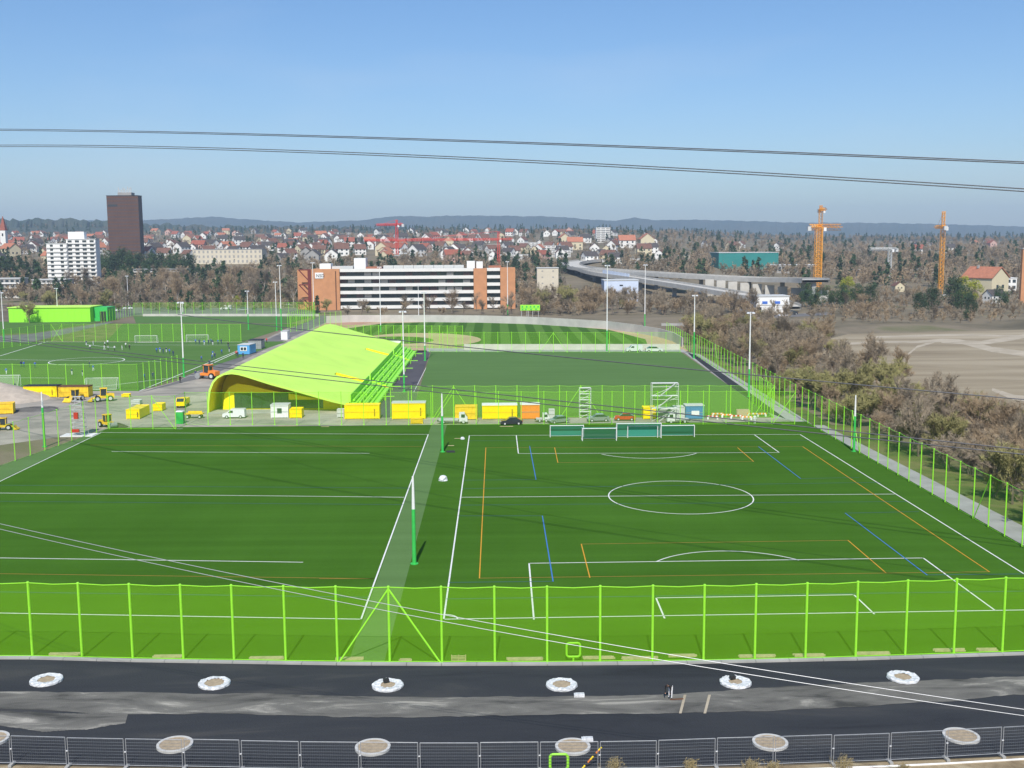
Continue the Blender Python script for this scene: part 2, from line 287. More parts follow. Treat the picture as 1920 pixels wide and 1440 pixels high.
ridge('hills', [(-500, 416), (150, 414), (290, 412), (400, 406), (455, 411), (560, 417), (680, 413), (740, 405), (800, 406), (860, 404), (960, 405), (1040, 406), (1110, 412), (1150, 414), (1190, 408), (1230, 413), (1290, 412), (1400, 414), (1480, 417), (1650, 418), (1750, 420), (1860, 423), (1920, 425), (2600, 425)], 7000, 1500, 'hill', 1.2)
ridge('near_hills', [(-600, 408), (0, 412), (60, 411), (130, 410), (200, 415), (290, 420), (400, 424), (600, 425), (640, 425), (760, 427), (900, 429), (1000, 431), (1150, 435), (1300, 442), (1600, 444), (1920, 450), (2600, 450)], 3300, 450, 'hill', 3)
# ------------------------------------------------------------------ paved and grassed areas
XL, XR = G(190, 806).x, G(1731, 919).x
nf = [(-500, 1232), (-200, 1232), (61, 1232), (249, 1237), (439, 1240), (633, 1243), (829, 1244), (1026, 1243.5), (1223, 1242), (1415, 1238), (1604, 1234), (1788, 1228), (1920, 1224), (2200, 1218), (2500, 1212)]
DN = G(829, 1240).y; DF = G(800, 797).y
_a, _b = G(4, 873), G(203, 804)
def left_x(y): return _a.x+(y-_a.y)*(_b.x-_a.x)/(_b.y-_a.y)
near_edge = [G(*p) for p in nf]
pts = [(p.x, p.y) for p in near_edge if left_x(84) < p.x < XR+.2]
turf_o = sheet('turf_pitch', [(left_x(pts[0][1]), pts[0][1])]+pts+[(XR+.4, pts[-1][1]), (XR+.4, DF), (left_x(DF), DF)], .04, 'turf')
cen = (23.47, 136.55)
sheet('turf_strip', [(G(677, 1162).x+.2, DN), (G(677, 1162).x+3.0, DN), (G(677, 1162).x+3.0, DF-.3), (G(677, 1162).x+.2, DF-.3)], .045, 'turf_light')
sheet('turf_strip', [(left_x(86), 86), (G(-120, 961).x-.2, 86), (G(-120, 961).x-.2, G(-120, 961).y), (G(190, 811.5).x-.2, G(190, 811.5).y), (left_x(DF-2), DF-2)], .045, 'turf_light')
def wide(lst, v): return [(u, v) for u in lst]
U = [-400, -100, 61, 249, 439, 633, 829, 1026, 1223, 1415, 1604, 1788, 1920, 2200, 2500]
Vn = [p[1] for p in nf]
lo = [1436-(abs((u-850)/1000)**2)*16 for u in U]; lo = [v+6 for v in lo]
strip_sheet('road', [(u, v+4) for u, v in zip([p[0] for p in nf], Vn)], [(p[0], l) for p, l in zip(nf, [1430, 1430, 1433, 1437, 1440, 1443, 1445, 1444, 1440, 1434, 1428, 1422, 1416, 1405, 1400])], .0, 'asphalt')
strip_sheet('dirt_strip', [(-300, 1296), (61, 1297), (200, 1298), (439, 1300), (633, 1304), (829, 1306), (1026, 1305), (1223, 1303), (1415, 1291), (1604, 1283), (1788, 1274), (1880, 1270), (2200, 1255)],
            [(-300, 1320), (0, 1330), (200, 1338), (439, 1339), (633, 1343), (829, 1344), (1026, 1341), (1223, 1340), (1415, 1333), (1604, 1324), (1788, 1314), (1960, 1300), (2300, 1280)], .014, 'dirt', jit=.6)
strip_sheet('dirt_patch', [(-60, 1331), (80, 1336), (160, 1338), (240, 1338)], [(-60, 1352), (80, 1372), (160, 1368), (235, 1356)], .010, 'dirt', jit=.25)
strip_sheet('bank', [(-400, 1434), (61, 1436), (633, 1447), (900, 1448), (1223, 1444), (1415, 1437), (1604, 1431), (1788, 1424), (1920, 1418), (2500, 1400)], [(-400, 1470), (61, 1470), (633, 1470), (900, 1470), (1223, 1470), (1415, 1470), (1604, 1470), (1788, 1470), (1920, 1470), (2500, 1470)], .006, 'slope')
kb = MB()
for a, b_ in zip(near_edge[:-1], near_edge[1:]):
    for q in range(3):
        p = a.lerp(b_, q/3); r = a.lerp(b_, (q+1)/3-.004); d = (r-p); kb.box(((p.x+r.x)/2, (p.y+r.y)/2-.28, .06), (d.length, .42, .14), math.atan2(d.y, d.x))
struct(kb.build('kerb', 'conc2'))
# --- painted lines
LW = .15
def line(p, q, m='line_w', w=LW, name='painted_line', px=True, z=.052):
    a = G(*p) if px else Vector((*p, 0)); b = G(*q) if px else Vector((*q, 0)); d = (b-a).normalized()*(w/2); n = Vector((-d.y, d.x, 0))
    q4 = [a-d-n, b+d-n, b+d+n, a-d+n]; return sheet(name, [(k.x, k.y) for k in q4], z, m, None, turf_o)
def arc(c, r, a0, a1, m='line_w', w=LW, n=64, z=.0535, parent=None):
    b = MB()
    for i in range(n+1):
        t = a0+(a1-a0)*i/n
        for rr in (r-w/2, r+w/2): b.v.append((c[0]+rr*math.cos(t), c[1]+rr*math.sin(t), z))
    b.f = [(2*i, 2*i+1, 2*i+3, 2*i+2) for i in range(n)]; b.m = [0]*n
    return b.build('painted_arc', m, parent or turf_o)
for p, q in [((880, 817), (1500, 815)), ((1500, 815), (1925, 1080)), ((880, 817), (832, 1162)), ((832, 1162), (1960, 1144)), ((865, 933), (1680, 927)), ((968, 817), (972, 851)), ((972, 851), (1461, 849)), ((1461, 849), (1415, 816)),
             ((1001, 1162), (992, 1057)), ((992, 1057), (1731, 1047)), ((1731, 1047), (1865, 1145)), ((1246, 1160), (1230, 1122)), ((1230, 1122), (1601, 1116)), ((1601, 1116), (1639, 1152)),
             ((190, 811.5), (803, 815)), ((803, 815), (677, 1162)), ((677, 1162), (-200, 1147)), ((190, 811.5), (-120, 961)), ((757, 933), (-200, 923)), ((210, 847), (692, 850.5)), ((-200, 1044), (567, 1055)),
             ((286, 804.5), (342, 804.5))]: line(p, q)
for p, q in [((911, 840), (899, 1085)), ((1505, 838), (1855, 1073)), ((1040, 840), (1046, 868)), ((1383, 840), (1413, 866)), ((1090, 1021), (1106, 1084)), ((1590, 1014), (1661, 1075))]: line(p, q, 'line_o', .11, z=.058)
for p, q in [((899, 1085), (1855, 1073)), ((911, 840), (1505, 838)), ((1046, 868), (1413, 866)), ((1090, 1021), (1590, 1014)), ((-200, 1074), (700, 1086)), ((170, 835), (790, 838)), ((600, 1086), (700, 1086))]: line(p, q, 'line_of', .13, z=.056)
for p, q in [((993, 837), (1005, 900)), ((1017, 968), (1037, 1091)), ((1422, 838), (1501, 898)), ((1585, 963), (1738, 1079))]: line(p, q, 'line_b', .12, z=.061)
for p, q in [((843, 1093), (1037, 1091)), ((-200, 909), (778, 916)), ((-200, 939), (755, 947)), ((868, 917), (1650, 905)), ((863, 948), (1700, 941)), ((860, 968), (1017, 968)), ((870, 901), (1005, 900)), ((1585, 963), (1722, 960)), ((1738, 1079), (1930, 1077)), ((-200, 1108), (690, 1121)), ((838, 1124), (1960, 1109)), ((185, 824), (800, 826)), ((880, 827), (1520, 826)), ((1501, 898), (1610, 896))]: line(p, q, 'line_bf', .15, z=.059)
arc(cen, 9.15, 0, 2*math.pi, n=96)
PL = 90.35/2; a_ = math.acos(5.5/9.15)
arc((cen[0], cen[1]-PL+11), 9.15, math.pi/2-a_, math.pi/2+a_); arc((cen[0], cen[1]+PL-11), 9.15, -math.pi/2-a_, -math.pi/2+a_)
c0 = G(832, 1162); arc((c0.x, c0.y), 1.2, 0, math.pi/2, n=12)
# middle pitch, baseball ground, left pitches, yard
def poly(name, px, z, m): return sheet(name, [(G(*p).x, G(*p).y) for p in px], z, m)
poly('yard', [(-900, 960), (205, 806), (1500, 798), (1480, 783), (800, 783), (640, 700), (530, 640), (440, 690), (259, 733), (-700, 733)], -.012, 'yard')
poly('yard_asphalt', [(-300, 770), (330, 800), (395, 770), (620, 600), (540, 615), (330, 715), (260, 735), (-300, 735)], -.006, 'yard')
poly('path', [(259, 737), (395, 705), (535, 637), (640, 592), (600, 592), (520, 628), (335, 714)], .0, 'asphalt_grey')
poly('asphalt_path', [(700, 783), (780, 783), (783, 725), (808, 657), (765, 657), (690, 752)], .0, 'purple')
poly('turf_pitch', [(770, 782), (1450, 782), (1276, 659.5), (808, 659.5)], .03, 'turf_mid')
mid = [o for o in bpy.data.objects if o.name.startswith('turf_pitch')][-1]
poly('gravel_border', [(1450, 783), (1530, 797), (1312, 664), (1278, 658)], .0, 'conc2')
poly('asphalt_path', [(1436, 772), (1474, 786), (1386, 722), (1303, 665), (1289, 661), (1366, 722)], .012, 'asphalt')
poly('service_path', [(1500, 797), (1545, 797), (2300, 1180), (2100, 1180)], .004, 'conc2')
poly('verge', [(1545, 797), (1600, 797), (2500, 1180), (2300, 1180)], .0, 'wildgreen')
poly('verge', [(1525, 797), (1560, 797), (1330, 664), (1318, 664)], .004, 'wildgreen')
poly('service_path', [(800, 659), (1290, 661), (1280, 655), (800, 653)], .012, 'conc2')
poly('warning_track', [(560, 660), (1290, 658), (1262, 622), (1150, 606), (1000, 599), (800, 597), (620, 602), (590, 640)], .0, 'warn')
poly('warning_track', [(600, 622), (700, 604), (760, 598), (660, 600), (615, 604), (590, 616)], .014, 'warnred')
poly('baseball_grass', [(640, 648), (1215, 648), (1210, 636), (1140, 618), (1020, 608), (900, 604), (800, 604), (720, 606), (650, 616), (640, 632)], .02, 'turf_ball')
def ell(name, u, v, a, b, z, m, n=40): return poly(name, [(u+a*math.cos(2*math.pi*i/n), v-b*math.sin(2*math.pi*i/n)) for i in range(n)][::-1], z, m)
ell('sand_infield', 790, 637, 112, 12.5, .035, 'warn'); ell('infield_grass', 745, 638, 68, 7, .048, 'turf_ball')
poly('turf_pitch', [(-500, 733), (259, 733), (540, 640), (455, 641), (-400, 641)], .02, 'turf_left')
lp = [o for o in bpy.data.objects if o.name.startswith('turf_pitch')][-1]
poly('turf_pitch', [(255, 606), (545, 606), (592, 592), (250, 593)], .02, 'turf_mid'); poly('grass_verge', [(-600, 640), (455, 640), (470, 607), (-600, 607)], .012, 'wildgreen')
poly('turf_pitch', [(200, 640), (458, 640), (560, 607), (230, 607)], .016, 'turf_left')
poly('path', [(-600, 690), (0, 655), (120, 627), (215, 604), (200, 604), (60, 626), (-600, 668)], .018, 'asphalt_grey')
poly('grass_verge', [(-700, 640), (60, 625), (190, 603), (10, 603), (-700, 603)], .014, 'turf_left')
poly('car_park', [(180, 603), (250, 592), (600, 589), (560, 578), (180, 576)], .01, 'asphalt_grey')
turf_o_bak = turf_o; turf_o = lp
for p, q in [((-300, 641), (455, 641.5)), ((0, 667.5), (90, 640)), ((-200, 672), (300, 678)), ((120, 733), (395, 700)), ((262, 733), (455, 654)), ((395, 683), (455, 656)), ((-200, 707), (120, 709)), ((240, 647), (460, 647)), ((160, 646), (215, 652))]: line(p, q, 'line_w', .3, z=.03)
cc = G(163, 677); arc((cc.x, cc.y), (G(228, 677).x-G(98, 677).x)/2, 0, 2*math.pi, 'line_w', .3, z=.033, parent=lp)
turf_o = mid
for p, q in [((812, 663), (776, 735))]: line(p, q, 'line_w', .12, z=.02)
turf_o = turf_o_bak
poly('dry_field', [(1590, 700), (1660, 790), (1800, 830), (2200, 900), (3200, 900), (3000, 610), (1920, 618), (1700, 624), (1590, 626), (1500, 650)], -.01, 'field')
for k, row in enumerate([[(1580, 645, 2), (1650, 641, 2), (1720, 641, 2), (1765, 638, 3), (1800, 640, 4), (1860, 655, 5), (1925, 664, 5), (2200, 690, 6)], [(1765, 640, 3), (1840, 643, 4), (1900, 634, 4), (1940, 626, 3), (2200, 615, 3)], [(1752, 641, 2), (1720, 650, 2), (1702, 665, 2.2), (1706, 690, 2)], [(1640, 632, 1.5), (1780, 628, 2), (1920, 630, 1.5)], [(1860, 730, 3), (1900, 745, 5), (1990, 755, 6)]]):
    up = [(u, v-h) for u, v, h in row]; dn = [(u, v+h) for u, v, h in row]
    if row[0][0] > row[-1][0]: up, dn = up[::-1], dn[::-1]
    strip_sheet('dirt_track', up, dn, .0+.004*k, 'track')
exec_later = []
# ------------------------------------------------------------------ net fences
SHM = {}
def shared(key, fn):
    if key not in SHM: SHM[key] = fn()
    return SHM[key]
def post_mesh(h, r):
    def f():
        b = MB(); b.tube((0, 0, 0), (0, 0, h), r, r, 7); b.tube((0, 0, h), (0, 0, h+.1), r*1.35, r*.9, 7); b.box((0, 0, .02), (r*5, r*5, .04)); return b.mesh('fence_post', 'lime')
    return shared(('post', h, r), f)
def fence(label, posts, h=6.0, r=.07, braces=(), net='net', cat='net fence', low_net=False, group=None, h2=None):
    p0 = Vector(posts[0]).to_3d(); t = thing('net_fence', label, cat, p0, group=group)
    P = [Vector((p[0], p[1], 0))-p0 for p in posts]; hs = [h+(h2-h)*i/(len(P)-1) if h2 else h for i in range(len(P))]
    for i, p in enumerate(P):
        o = mk('post', post_mesh(h, r), t, p)
        if h2: o.scale = (1, 1, hs[i]/h)
    rb = MB(); nb = MB(); wb_ = MB()
    for i in range(len(P)-1):
        a, b = P[i]+Vector((0, 0, hs[i])), P[i+1]+Vector((0, 0, hs[i+1])); m_ = a.lerp(b, .5)-Vector((0, 0, .09)); rb.path([a, m_, b], r*.42, 4)
        wb_.path([P[i]+Vector((0, 0, .12)), P[i+1]+Vector((0, 0, .12))], r*.35, 4)
        nb.add([P[i]+Vector((0, 0, .06)), P[i+1]+Vector((0, 0, .06)), b-Vector((0, 0, .03)), m_, a-Vector((0, 0, .03))], [(0, 1, 2, 3, 4)])
    rb.build('top_wire', 'lime', t); wb_.build('bottom_wire', 'lime', t)
    nb.build('net', net, t)
    for i, s in braces:
        j = i+s
        if 0 <= j < len(P):
            b = MB(); q = P[i]+(P[j]-P[i])*.96; b.tube(P[i]+Vector((0, 0, hs[i]-.15)), (q.x, q.y, .05), r*.8, r*.8, 6); b.build('brace', 'lime', t)
    return t
npx = [(-330, 1229), (-232, 1230), (-135, 1231), (-37, 1231.5), (61, 1232), (154, 1234), (249, 1236), (344, 1238), (439, 1239), (536, 1241), (633, 1242), (731, 1243), (829, 1243), (928, 1243), (1026, 1243), (1125, 1242), (1223, 1241), (1319, 1240), (1415, 1238), (1510, 1236), (1604, 1233), (1697, 1230), (1788, 1227), (1879, 1224), (1970, 1220), (2060, 1216)]
fence('lime green net fence nearest the viewer, along the dark road', [G(*p)[:2] for p in npx], 6.1, .095, [(11, -1), (11, 1)], net='net_near')
def interp_posts(p, q, step):
    a = Vector(p[:2]); b = Vector(q[:2]); n = max(1, round((b-a).length/step)); return [tuple(a.lerp(b, i/n)) for i in range(n+1)]
# right boundary
rp = [G(1889, 1010), G(1490, 795.5), G(1307, 668), G(1262, 641)]
R1 = interp_posts((XR, 88), (XR, 196), 4.0); fence('long lime net fence climbing the right edge of the near pitches beside the path', R1, 6, .075, [(8, 1), (20, -1)])
R2 = interp_posts((XR, 200.5), (G(1307, 668).x, 310), 4.0); fence('lime net fence on the right of the middle pitch in front of the bare wood', R2, 6, .07, [(20, -1), (6, -1)])
fence('short lime fence bending around the right corner of the baseball ground', interp_posts(G(1307, 668), G(1250, 632), 4.5), 5, .07)
fence('lime net fence closing the middle pitch on its right side corner', interp_posts(G(1450, 783), G(1413, 757), 2.4), 6, .08)
# far side of near pitches
A0 = G(349, 797); A1 = G(1490, 796); AA = interp_posts(A0, A1, 4.07)
def nearest(posts, u):
    x = G(u, 796).x; return min(range(len(posts)), key=lambda i: abs(posts[i][0]-x))
fence('lime net fence behind the near pitches in front of the parked containers', AA, 6, .06, [(len(AA)-1, -1), (nearest(AA, 811)+1, -1)])
fence('lime net fence at the far left corner of the near pitch beside the portable toilet', [G(x, 805)[:2] for x in (205, 246, 287, 330)]+[A0[:2]], 6, .06, [(2, 1)])
fence('lime net fence on the left edge of the near left pitch', interp_posts((left_x(86), 86), _b, 4.1), 6, .065, [(14, 1)])
BB = interp_posts(G(733, 783), G(1450, 783), 4.05); bi = lambda u: min(range(len(BB)), key=lambda i: abs(BB[i][0]-G(u, 783).x))
fence('lime net fence along the front of the middle pitch behind the parked containers', BB, 6, .06, [(bi(855), -1), (bi(855), 1), (bi(1099), -1), (bi(1099), 1), (len(BB)-1, -1)])
CC = interp_posts(G(805, 660), G(1275, 661), 4.05); ci = lambda u: min(range(len(CC)), key=lambda i: abs(CC[i][0]-G(u, 660).x))
fence('lime net fence between the middle pitch and the baseball ground', CC, 6, .065, [(ci(1038), -1), (ci(1038), 1)])
fence('lime backstop net behind the baseball diamond home plate', interp_posts(G(640, 651), G(868, 653), 2.5), 7, .07, [(2, -1)])
fence('lime net fence behind the two far goals of the left pitch', interp_posts(G(97, 640), G(452, 641), 4.0), 6, .065, [(0, 1), (1, -1), (19, -1)])
fence('lime net fence enclosing the front of the left pitch behind the yellow skips', interp_posts(G(-40, 732), G(259, 732.5), 4.0), 6, .065, [(20, -1)])
fence('lime net fence running back along the right side of the left pitch', interp_posts(G(259, 732.5), G(334, 713), 2.6), 6, .065, [])
fence('farthest lime net fence in front of the car park', interp_posts(G(252, 592), G(590, 591), 4.05), 6, .07)
fence('green net fence receding beside the path behind the lime pavilion', interp_posts(G(540, 617), G(592, 597), 4.0), 6, .07)
fence('second green net fence beside the path next to the pavilion back', interp_posts(G(545, 622), G(640, 612), 3.2), 6, .07)
fence('lime net fence on the left beside the curving footpath', interp_posts(G(-60, 662), G(97, 640), 4.0), 6, .065)
fence('lime mesh fence round the small far left lawn', interp_posts(G(250, 592), G(190, 606), 4.2), 5, .06)
# ------------------------------------------------------------------ masts
def mast(u, vb, vt, label, gfrac=.6, lamps=0, r=.16, group='floodlight masts round the pitches', base_d=None):
    p = G(u, vb) if base_d is None else AT(u, vb, base_d)
    if base_d: p.z = tz(p.x, p.y)
    h = AT(u, vt, p.y).z-p.z; t = thing('floodlight_mast', label, 'mast', p, group=group)
    b = MB(); b.tube((0, 0, 0), (0, 0, h*gfrac), r*1.25, r*1.1, 10); b.tube((0, 0, 0), (0, 0, .12), r*2.4, r*2.4, 10); b.build('lower_pole', 'green' if gfrac else 'white', t)
    b = MB(); b.tube((0, 0, h*gfrac), (0, 0, h), r*1.02, r*.6, 10); b.build('upper_pole', 'white', t)
    if lamps:
        b = MB(); b.box((0, 0, h-.05), (1.5, .14, .14)); b.build('crossarm', 'galv', t)
        for s in ((-1, 1) if lamps == 2 else (-1, 0, 1)):
            b = MB(); b.box((s*.55, -.25, h-.2), (.6, .5, .24), ry=0, taper=.8); b.build('floodlight', 'lamp', t)
    return t
mast(777, 1058, 893, 'short mast without lamp at the front of the pale turf strip, nearest of all', .63, 0, .17)
mast(830, 848, 738, 'short mast without lamp at the far end of the pale turf strip', .62, 0, .16)
mast(1601, 847, 741, 'short mast without lamp by the right boundary fence of the near pitch', .63, 0, .15)
mast(84, 838, 735, 'short mast without lamp by the left boundary fence of the near pitch', .72, 0, .16)
for u, vb, vt, g, l in [(1138, 658, 497, .24, 'tall mast in front of the baseball field wall, left of the corner'), (1209, 612, 496, .2, 'tall mast beyond the curved outfield wall, next to a green box'), (1301, 672, 553, .42, 'mast on the right border of the middle pitch at its far corner'), (1404, 744, 585, .33, 'mast on the right border of the middle pitch at its near corner'),
                        (714, 622, 500, .1, 'tall mast on the left part of the baseball ground behind the roof'), (797, 676, 548, .22, 'mast at the far end of the dark path behind the grandstand'), (758, 735, 583, .22, 'mast on the dark path beside the grandstand'), (345, 707, 566, .26, 'mast at the right edge of the left pitch near the front corner net'),
                        (466, 618, 545, .4, 'mast by the net corner above the blue cabin'), (528, 622, 497, .35, 'tall mast by the path left of the far pavilion end'), (519, 620, 528, .3, 'slim mast standing just left of the tall one by the path'), (589, 598, 492, .3, 'tall mast in front of the orange brick building end'), (241, 577, 517, 0, 'thin white mast standing in the far car park by the lime hall'), (109, 602, 540, 0, 'thin white mast in front of the lime hall'), (8, 640, 548, .25, 'mast at the far left edge of the picture'),
                        (952, 591, 490, .2, 'tall mast behind the outfield wall beside the right brick tower'), (785, 591, 535, 0, 'slim white mast in front of the middle of the office building'), (343, 590, 568, .2, 'small mast behind the farthest lime fence')]:
    mast(u, vb, vt, l, g, 2, .17)
# ------------------------------------------------------------------ pavilion with wave roof, and grandstand
PD0, PD1 = 210.0, 337.0
prof = [(-56.0, 0), (-55.9, 2.2), (-55.5, 4.6), (-54.8, 6.2), (-53.9, 7.2), (-52.6, 7.85), (-51.0, 8.05), (-49.6, 7.85), (-48.2, 7.45), (-46, 6.7), (-43.6, 5.9), (-38.4, 4.4), (-36.0, 3.7), (-34.1, 3.1), (-31.5, 2.35), (-28.7, 1.7)]
pav = thing('wave_roof_pavilion', 'lime green pavilion with a curling wave roof and yellow inside', 'pavilion', (prof[6][0], PD0, 0))
ox = prof[6][0]; L = PD1-PD0
def roof_mesh():
    b = MB(); th = .38; slots = [(32.0, 35.4), (90.0, 93.4)]; ycuts = sorted({0, L, *[c for s in slots for c in s], *np.linspace(0, L, 24).tolist()})
    n = len(prof); ins = []
    for i, (x, z) in enumerate(prof):
        a = Vector(prof[max(0, i-1)]); c = Vector(prof[min(n-1, i+1)]); d = (c-a).normalized(); ins.append((x+d.y*th, z-d.x*th))
    for y in ycuts:
        for (x, z) in prof: b.v.append((x-ox, y, z))
        for (x, z) in ins: b.v.append((x-ox, y, max(0.02, z)))
    k = 2*n
    for j in range(len(ycuts)-1):
        ym = (ycuts[j]+ycuts[j+1])/2; inslot = any(s[0] < ym < s[1] for s in slots)
        for i in range(n-1):
            if inslot and i >= 12: 
                continue
            b.f.append((j*k+i, j*k+i+1, (j+1)*k+i+1, (j+1)*k+i)); b.m.append(0)
            b.f.append((j*k+n+i, (j+1)*k+n+i, (j+1)*k+n+i+1, j*k+n+i+1)); b.m.append(1)
        b.f.append((j*k+n-1, j*k+2*n-1, (j+1)*k+2*n-1, (j+1)*k+n-1)); b.m.append(0)
    for j, fl in ((0, 0), (len(ycuts)-1, 1)):
        for i in range(n-1):
            q = (j*k+i, j*k+n+i, j*k+n+i+1, j*k+i+1); b.f.append(q if not fl else q[::-1]); b.m.append(0)
    return b
ro = roof_mesh().build('roof', ['lime_roof', 'yellow_in'], pav)
for s0, s1 in ((32.0, 35.4), (90.0, 93.4)):
    b = MB(); x0, x1 = -36.0-ox, -28.7-ox
    b.add([(x0, s0, 3.3), (x1, s0, 1.2), (x1, s1, 1.2), (x0, s1, 3.3)], [(0, 1, 2, 3)]); b.add([(x0, s1, 3.3), (x1, s1, 1.2), (x1, s1, 1.68), (x0, s1, 3.68)], [(0, 1, 2, 3)])
    b.add([(x0, s0, 3.3), (x0, s1, 3.3), (x0, s1, 3.68), (x0, s0, 3.68)], [(0, 1, 2, 3)]); b.build('roof_stair_slot', 'yellow_in', pav)
b = MB(); b.tube((525-0, 0, 0), (525, 0, 0), .1)
p = AT(522, 684, 247); b = MB(); q = Vector((p.x-ox, 247-PD0, p.z)); b.tube(q-Vector((0, 0, .5)), q+Vector((0, 0, 1.6)), .06); b.box(q+Vector((.6, 0, -.1)), (1.2, .5, .25)); b.build('roof_vent', 'lime', pav)
# facade set back under the overhang
fx = [(-54.0, 0), (-53.6, 3.2), (-52.6, 4.6), (-51.0, 5.3), (-48.4, 4.9), (-45.5, 4.1), (-42.5, 3.5), (-30.2, 1.2), (-30.2, 0)]
b = MB(); yy = 4.2; b.extr([(x-ox, z) for x, z in fx], yy, yy+.3); b.build('facade_wall', 'yellow_in', pav)
b = MB(); b.extr([(-51.6-ox, .3), (-51.6-ox, 3.4), (-41-ox, 3.4), (-41-ox, .3)], yy-.06, yy+.0); g_ = b.build('glazing', 'pglass', pav)
for k in range(9):
    b = MB(); b.box((-51.6-ox+k*1.32, yy-.1, 1.85), (.05, .06, 3.1)); b.build('mullion', 'dark', g_)
b = MB(); b.box((-41.4-ox+3.6, yy-.06, 1.1), (7.2, .1, 1.7)); b.build('side_window', 'pglass', pav)
b = MB(); b.extr([(x-ox, z) for x, z in [(-55.4, 0), (-55.4, 2.2), (-55.0, 4.5), (-54.3, 6.0), (-53.4, 7.0), (-51, 7.5), (-48, 6.9), (-43.6, 5.3), (-38.4, 3.9), (-30, 1.6), (-30, 0)]], 9, 9.3); b.build('inner_wall', 'yellow_in', pav)
b = MB(); b.box((-49-ox, 1.8, .1), (13.5, 4, .2)); b.build('terrace_slab', 'conc2', pav)
# grandstand
gs = thing('grandstand', 'small lime green grandstand stepping down from the pavilion roof to the dark path', 'grandstand', (-28.6, 212, 0)); GL = 116
secs = [(0, 31.5), (34, 89.5), (92.0, GL)]
for a, c in secs:
    b = MB(); b.box((.12, (a+c)/2, 1.75), (.16, c-a, 2.9)); b.build('parapet', 'lime', gs)
    for k in range(4):
        x = .25+k*1.15; z = 1.6-.4*k; b = MB(); b.box((x+.57, (a+c)/2, z/2), (1.14, c-a, z)); st = b.build('step', 'lime', gs)
        if k < 3:
            n = max(1, int((c-a)/9.5)); w = (c-a)/n
            for q in range(n):
                b = MB(); cy = a+w*(q+.5); b.box((x+.42, cy, z+.34), (.42, w*.9, .07)); b.tube((x+.42, cy-w*.44, z+.42), (x+.42, cy+w*.44, z+.42), .24, .24, 7)
                for e in (-.4, 0, .4): b.box((x+.42, cy+e*w, z+.16), (.1, .1, .3))
                b.build('bench', 'lime', gs)
    b = MB(); b.box((5.0, (a+c)/2, .62), (.1, c-a, .1)); b.box((5.0, (a+c)/2, .95), (.08, c-a, .08))
    for q in range(int((c-a)/3)+1): b.box((5.0, a+.1+q*(c-a-.2)/max(1, int((c-a)/3)), .5), (.08, .08, .95))
    b.build('railing', 'lime', gs)
for a, c in ((31.5, 34), (89.5, 92)):
    for k in range(4):
        b = MB(); b.box((.82+k*1.15, (a+c)/2, (1.3-.36*k)/2), (1.14, c-a, 1.3-.36*k)); b.build('stair', 'yellow_in', gs)
    b = MB(); b.box((.12, a+.1, 1.9), (.18, .2, 2.6)); b.build('stair_pier', 'white', gs)
for yq in (14, 30, 48, 66, 84, 103):
    b = MB(); b.box((6.2, yq, .85), (2.3, .35, .12)); b.box((5.4, yq, .4), (.14, .2, .8)); b.build('bracket_shelf', 'lime', gs)
p = G(533, 637); t = thing('site_cabin', 'white cabin on the path behind the pavilion', 'cabin', p); b = MB(); b.box((0, 2, 1.4), (2.2, 4, 2.8)); b.build('body', 'white', t); b = MB(); b.box((0, 2, 2.86), (2.4, 4.2, .12)); b.build('roof', 'lgrey', t)
p = G(735, 655); t = thing('wall', 'white rendered wall at the far end of the grandstand', 'wall', p); b = MB(); b.box((0, 0, 1.3), (5.6, .3, 2.6)); b.build('wall_panel', 'white', t); b = MB(); b.box((0, 0, 2.65), (5.8, .45, .1)); b.build('coping', 'lgrey', t)
# outfield wall, low walls
def wallband(label, px, h, m, thick=.3, name='wall', cap='lgrey'):
    P = [G(*p) for p in px]; o = P[0].copy(); t = thing(name, label, 'wall', o)
    for a, c in zip(P[:-1], P[1:]):
        d = c-a; mid_ = (a+c)/2-o; ang = math.atan2(d.y, d.x); b = MB(); b.box((mid_.x, mid_.y, h/2), (d.length-.02, thick, h), ang); b.build('wall_panel', m, t)
    return t
us = list(range(612, 1141, 22)); vs_ = np.interp(us, [612, 660, 800, 900, 1000, 1140], [606, 604, 604, 605, 608, 617])
wallband('pale curved outfield wall around the far side of the baseball ground', [(u, float(v)) for u, v in zip(us, vs_)]+[(1190, 624), (1235, 632), (1262, 640), (1280, 651)], 3.0, 'concrete')
us = list(range(870, 1276, 27)); wallband('low white wall along the near side of the baseball ground', [(u, 655.5) for u in us], 1.7, 'concrete')
us = list(range(268, 612, 22)); wallband('low beige wall along the far edge of the left pitches', [(u, 593) for u in us], 1.1, 'concrete')
wallband('low concrete wall with a dark slot beside the far right corner of the ground', [(1240, 611), (1270, 611), (1305, 613)], 1.0, 'conc2')
# scoreboard
p = AT(994, 592, 480); p.z = 0; sb = thing('scoreboard', 'lime green baseball scoreboard on thin posts above the outfield wall', 'scoreboard', p)
z1 = AT(994, 571.5, 480).z; z0 = AT(994, 582, 480).z; b = MB(); b.box((0, 0, (z0+z1)/2), (8.6, .4, z1-z0)); b.build('panel', 'lime', sb)
for x in (-3.8, -1.4, -.7, 1.1, 3.6): b = MB(); b.tube((x, .1, 0), (x, .1, z0), .09); b.build('post', 'lgrey', sb)
for x in (-3.4, -1.5, .2, 1.8, 3.5): b = MB(); b.box((x, -.23, z1-.8), (.7, .06, .7)); b.build('display', 'green', sb)
b = MB(); b.box((0, -.23, z0+1.05), (8.2, .04, .12)); b.build('divider', 'green', sb)
for x in (-3.3, -1.9, .4, 2.6): b = MB(); b.box((x, -.23, z0+.5), (.8, .06, .5)); b.build('display', 'green', sb)
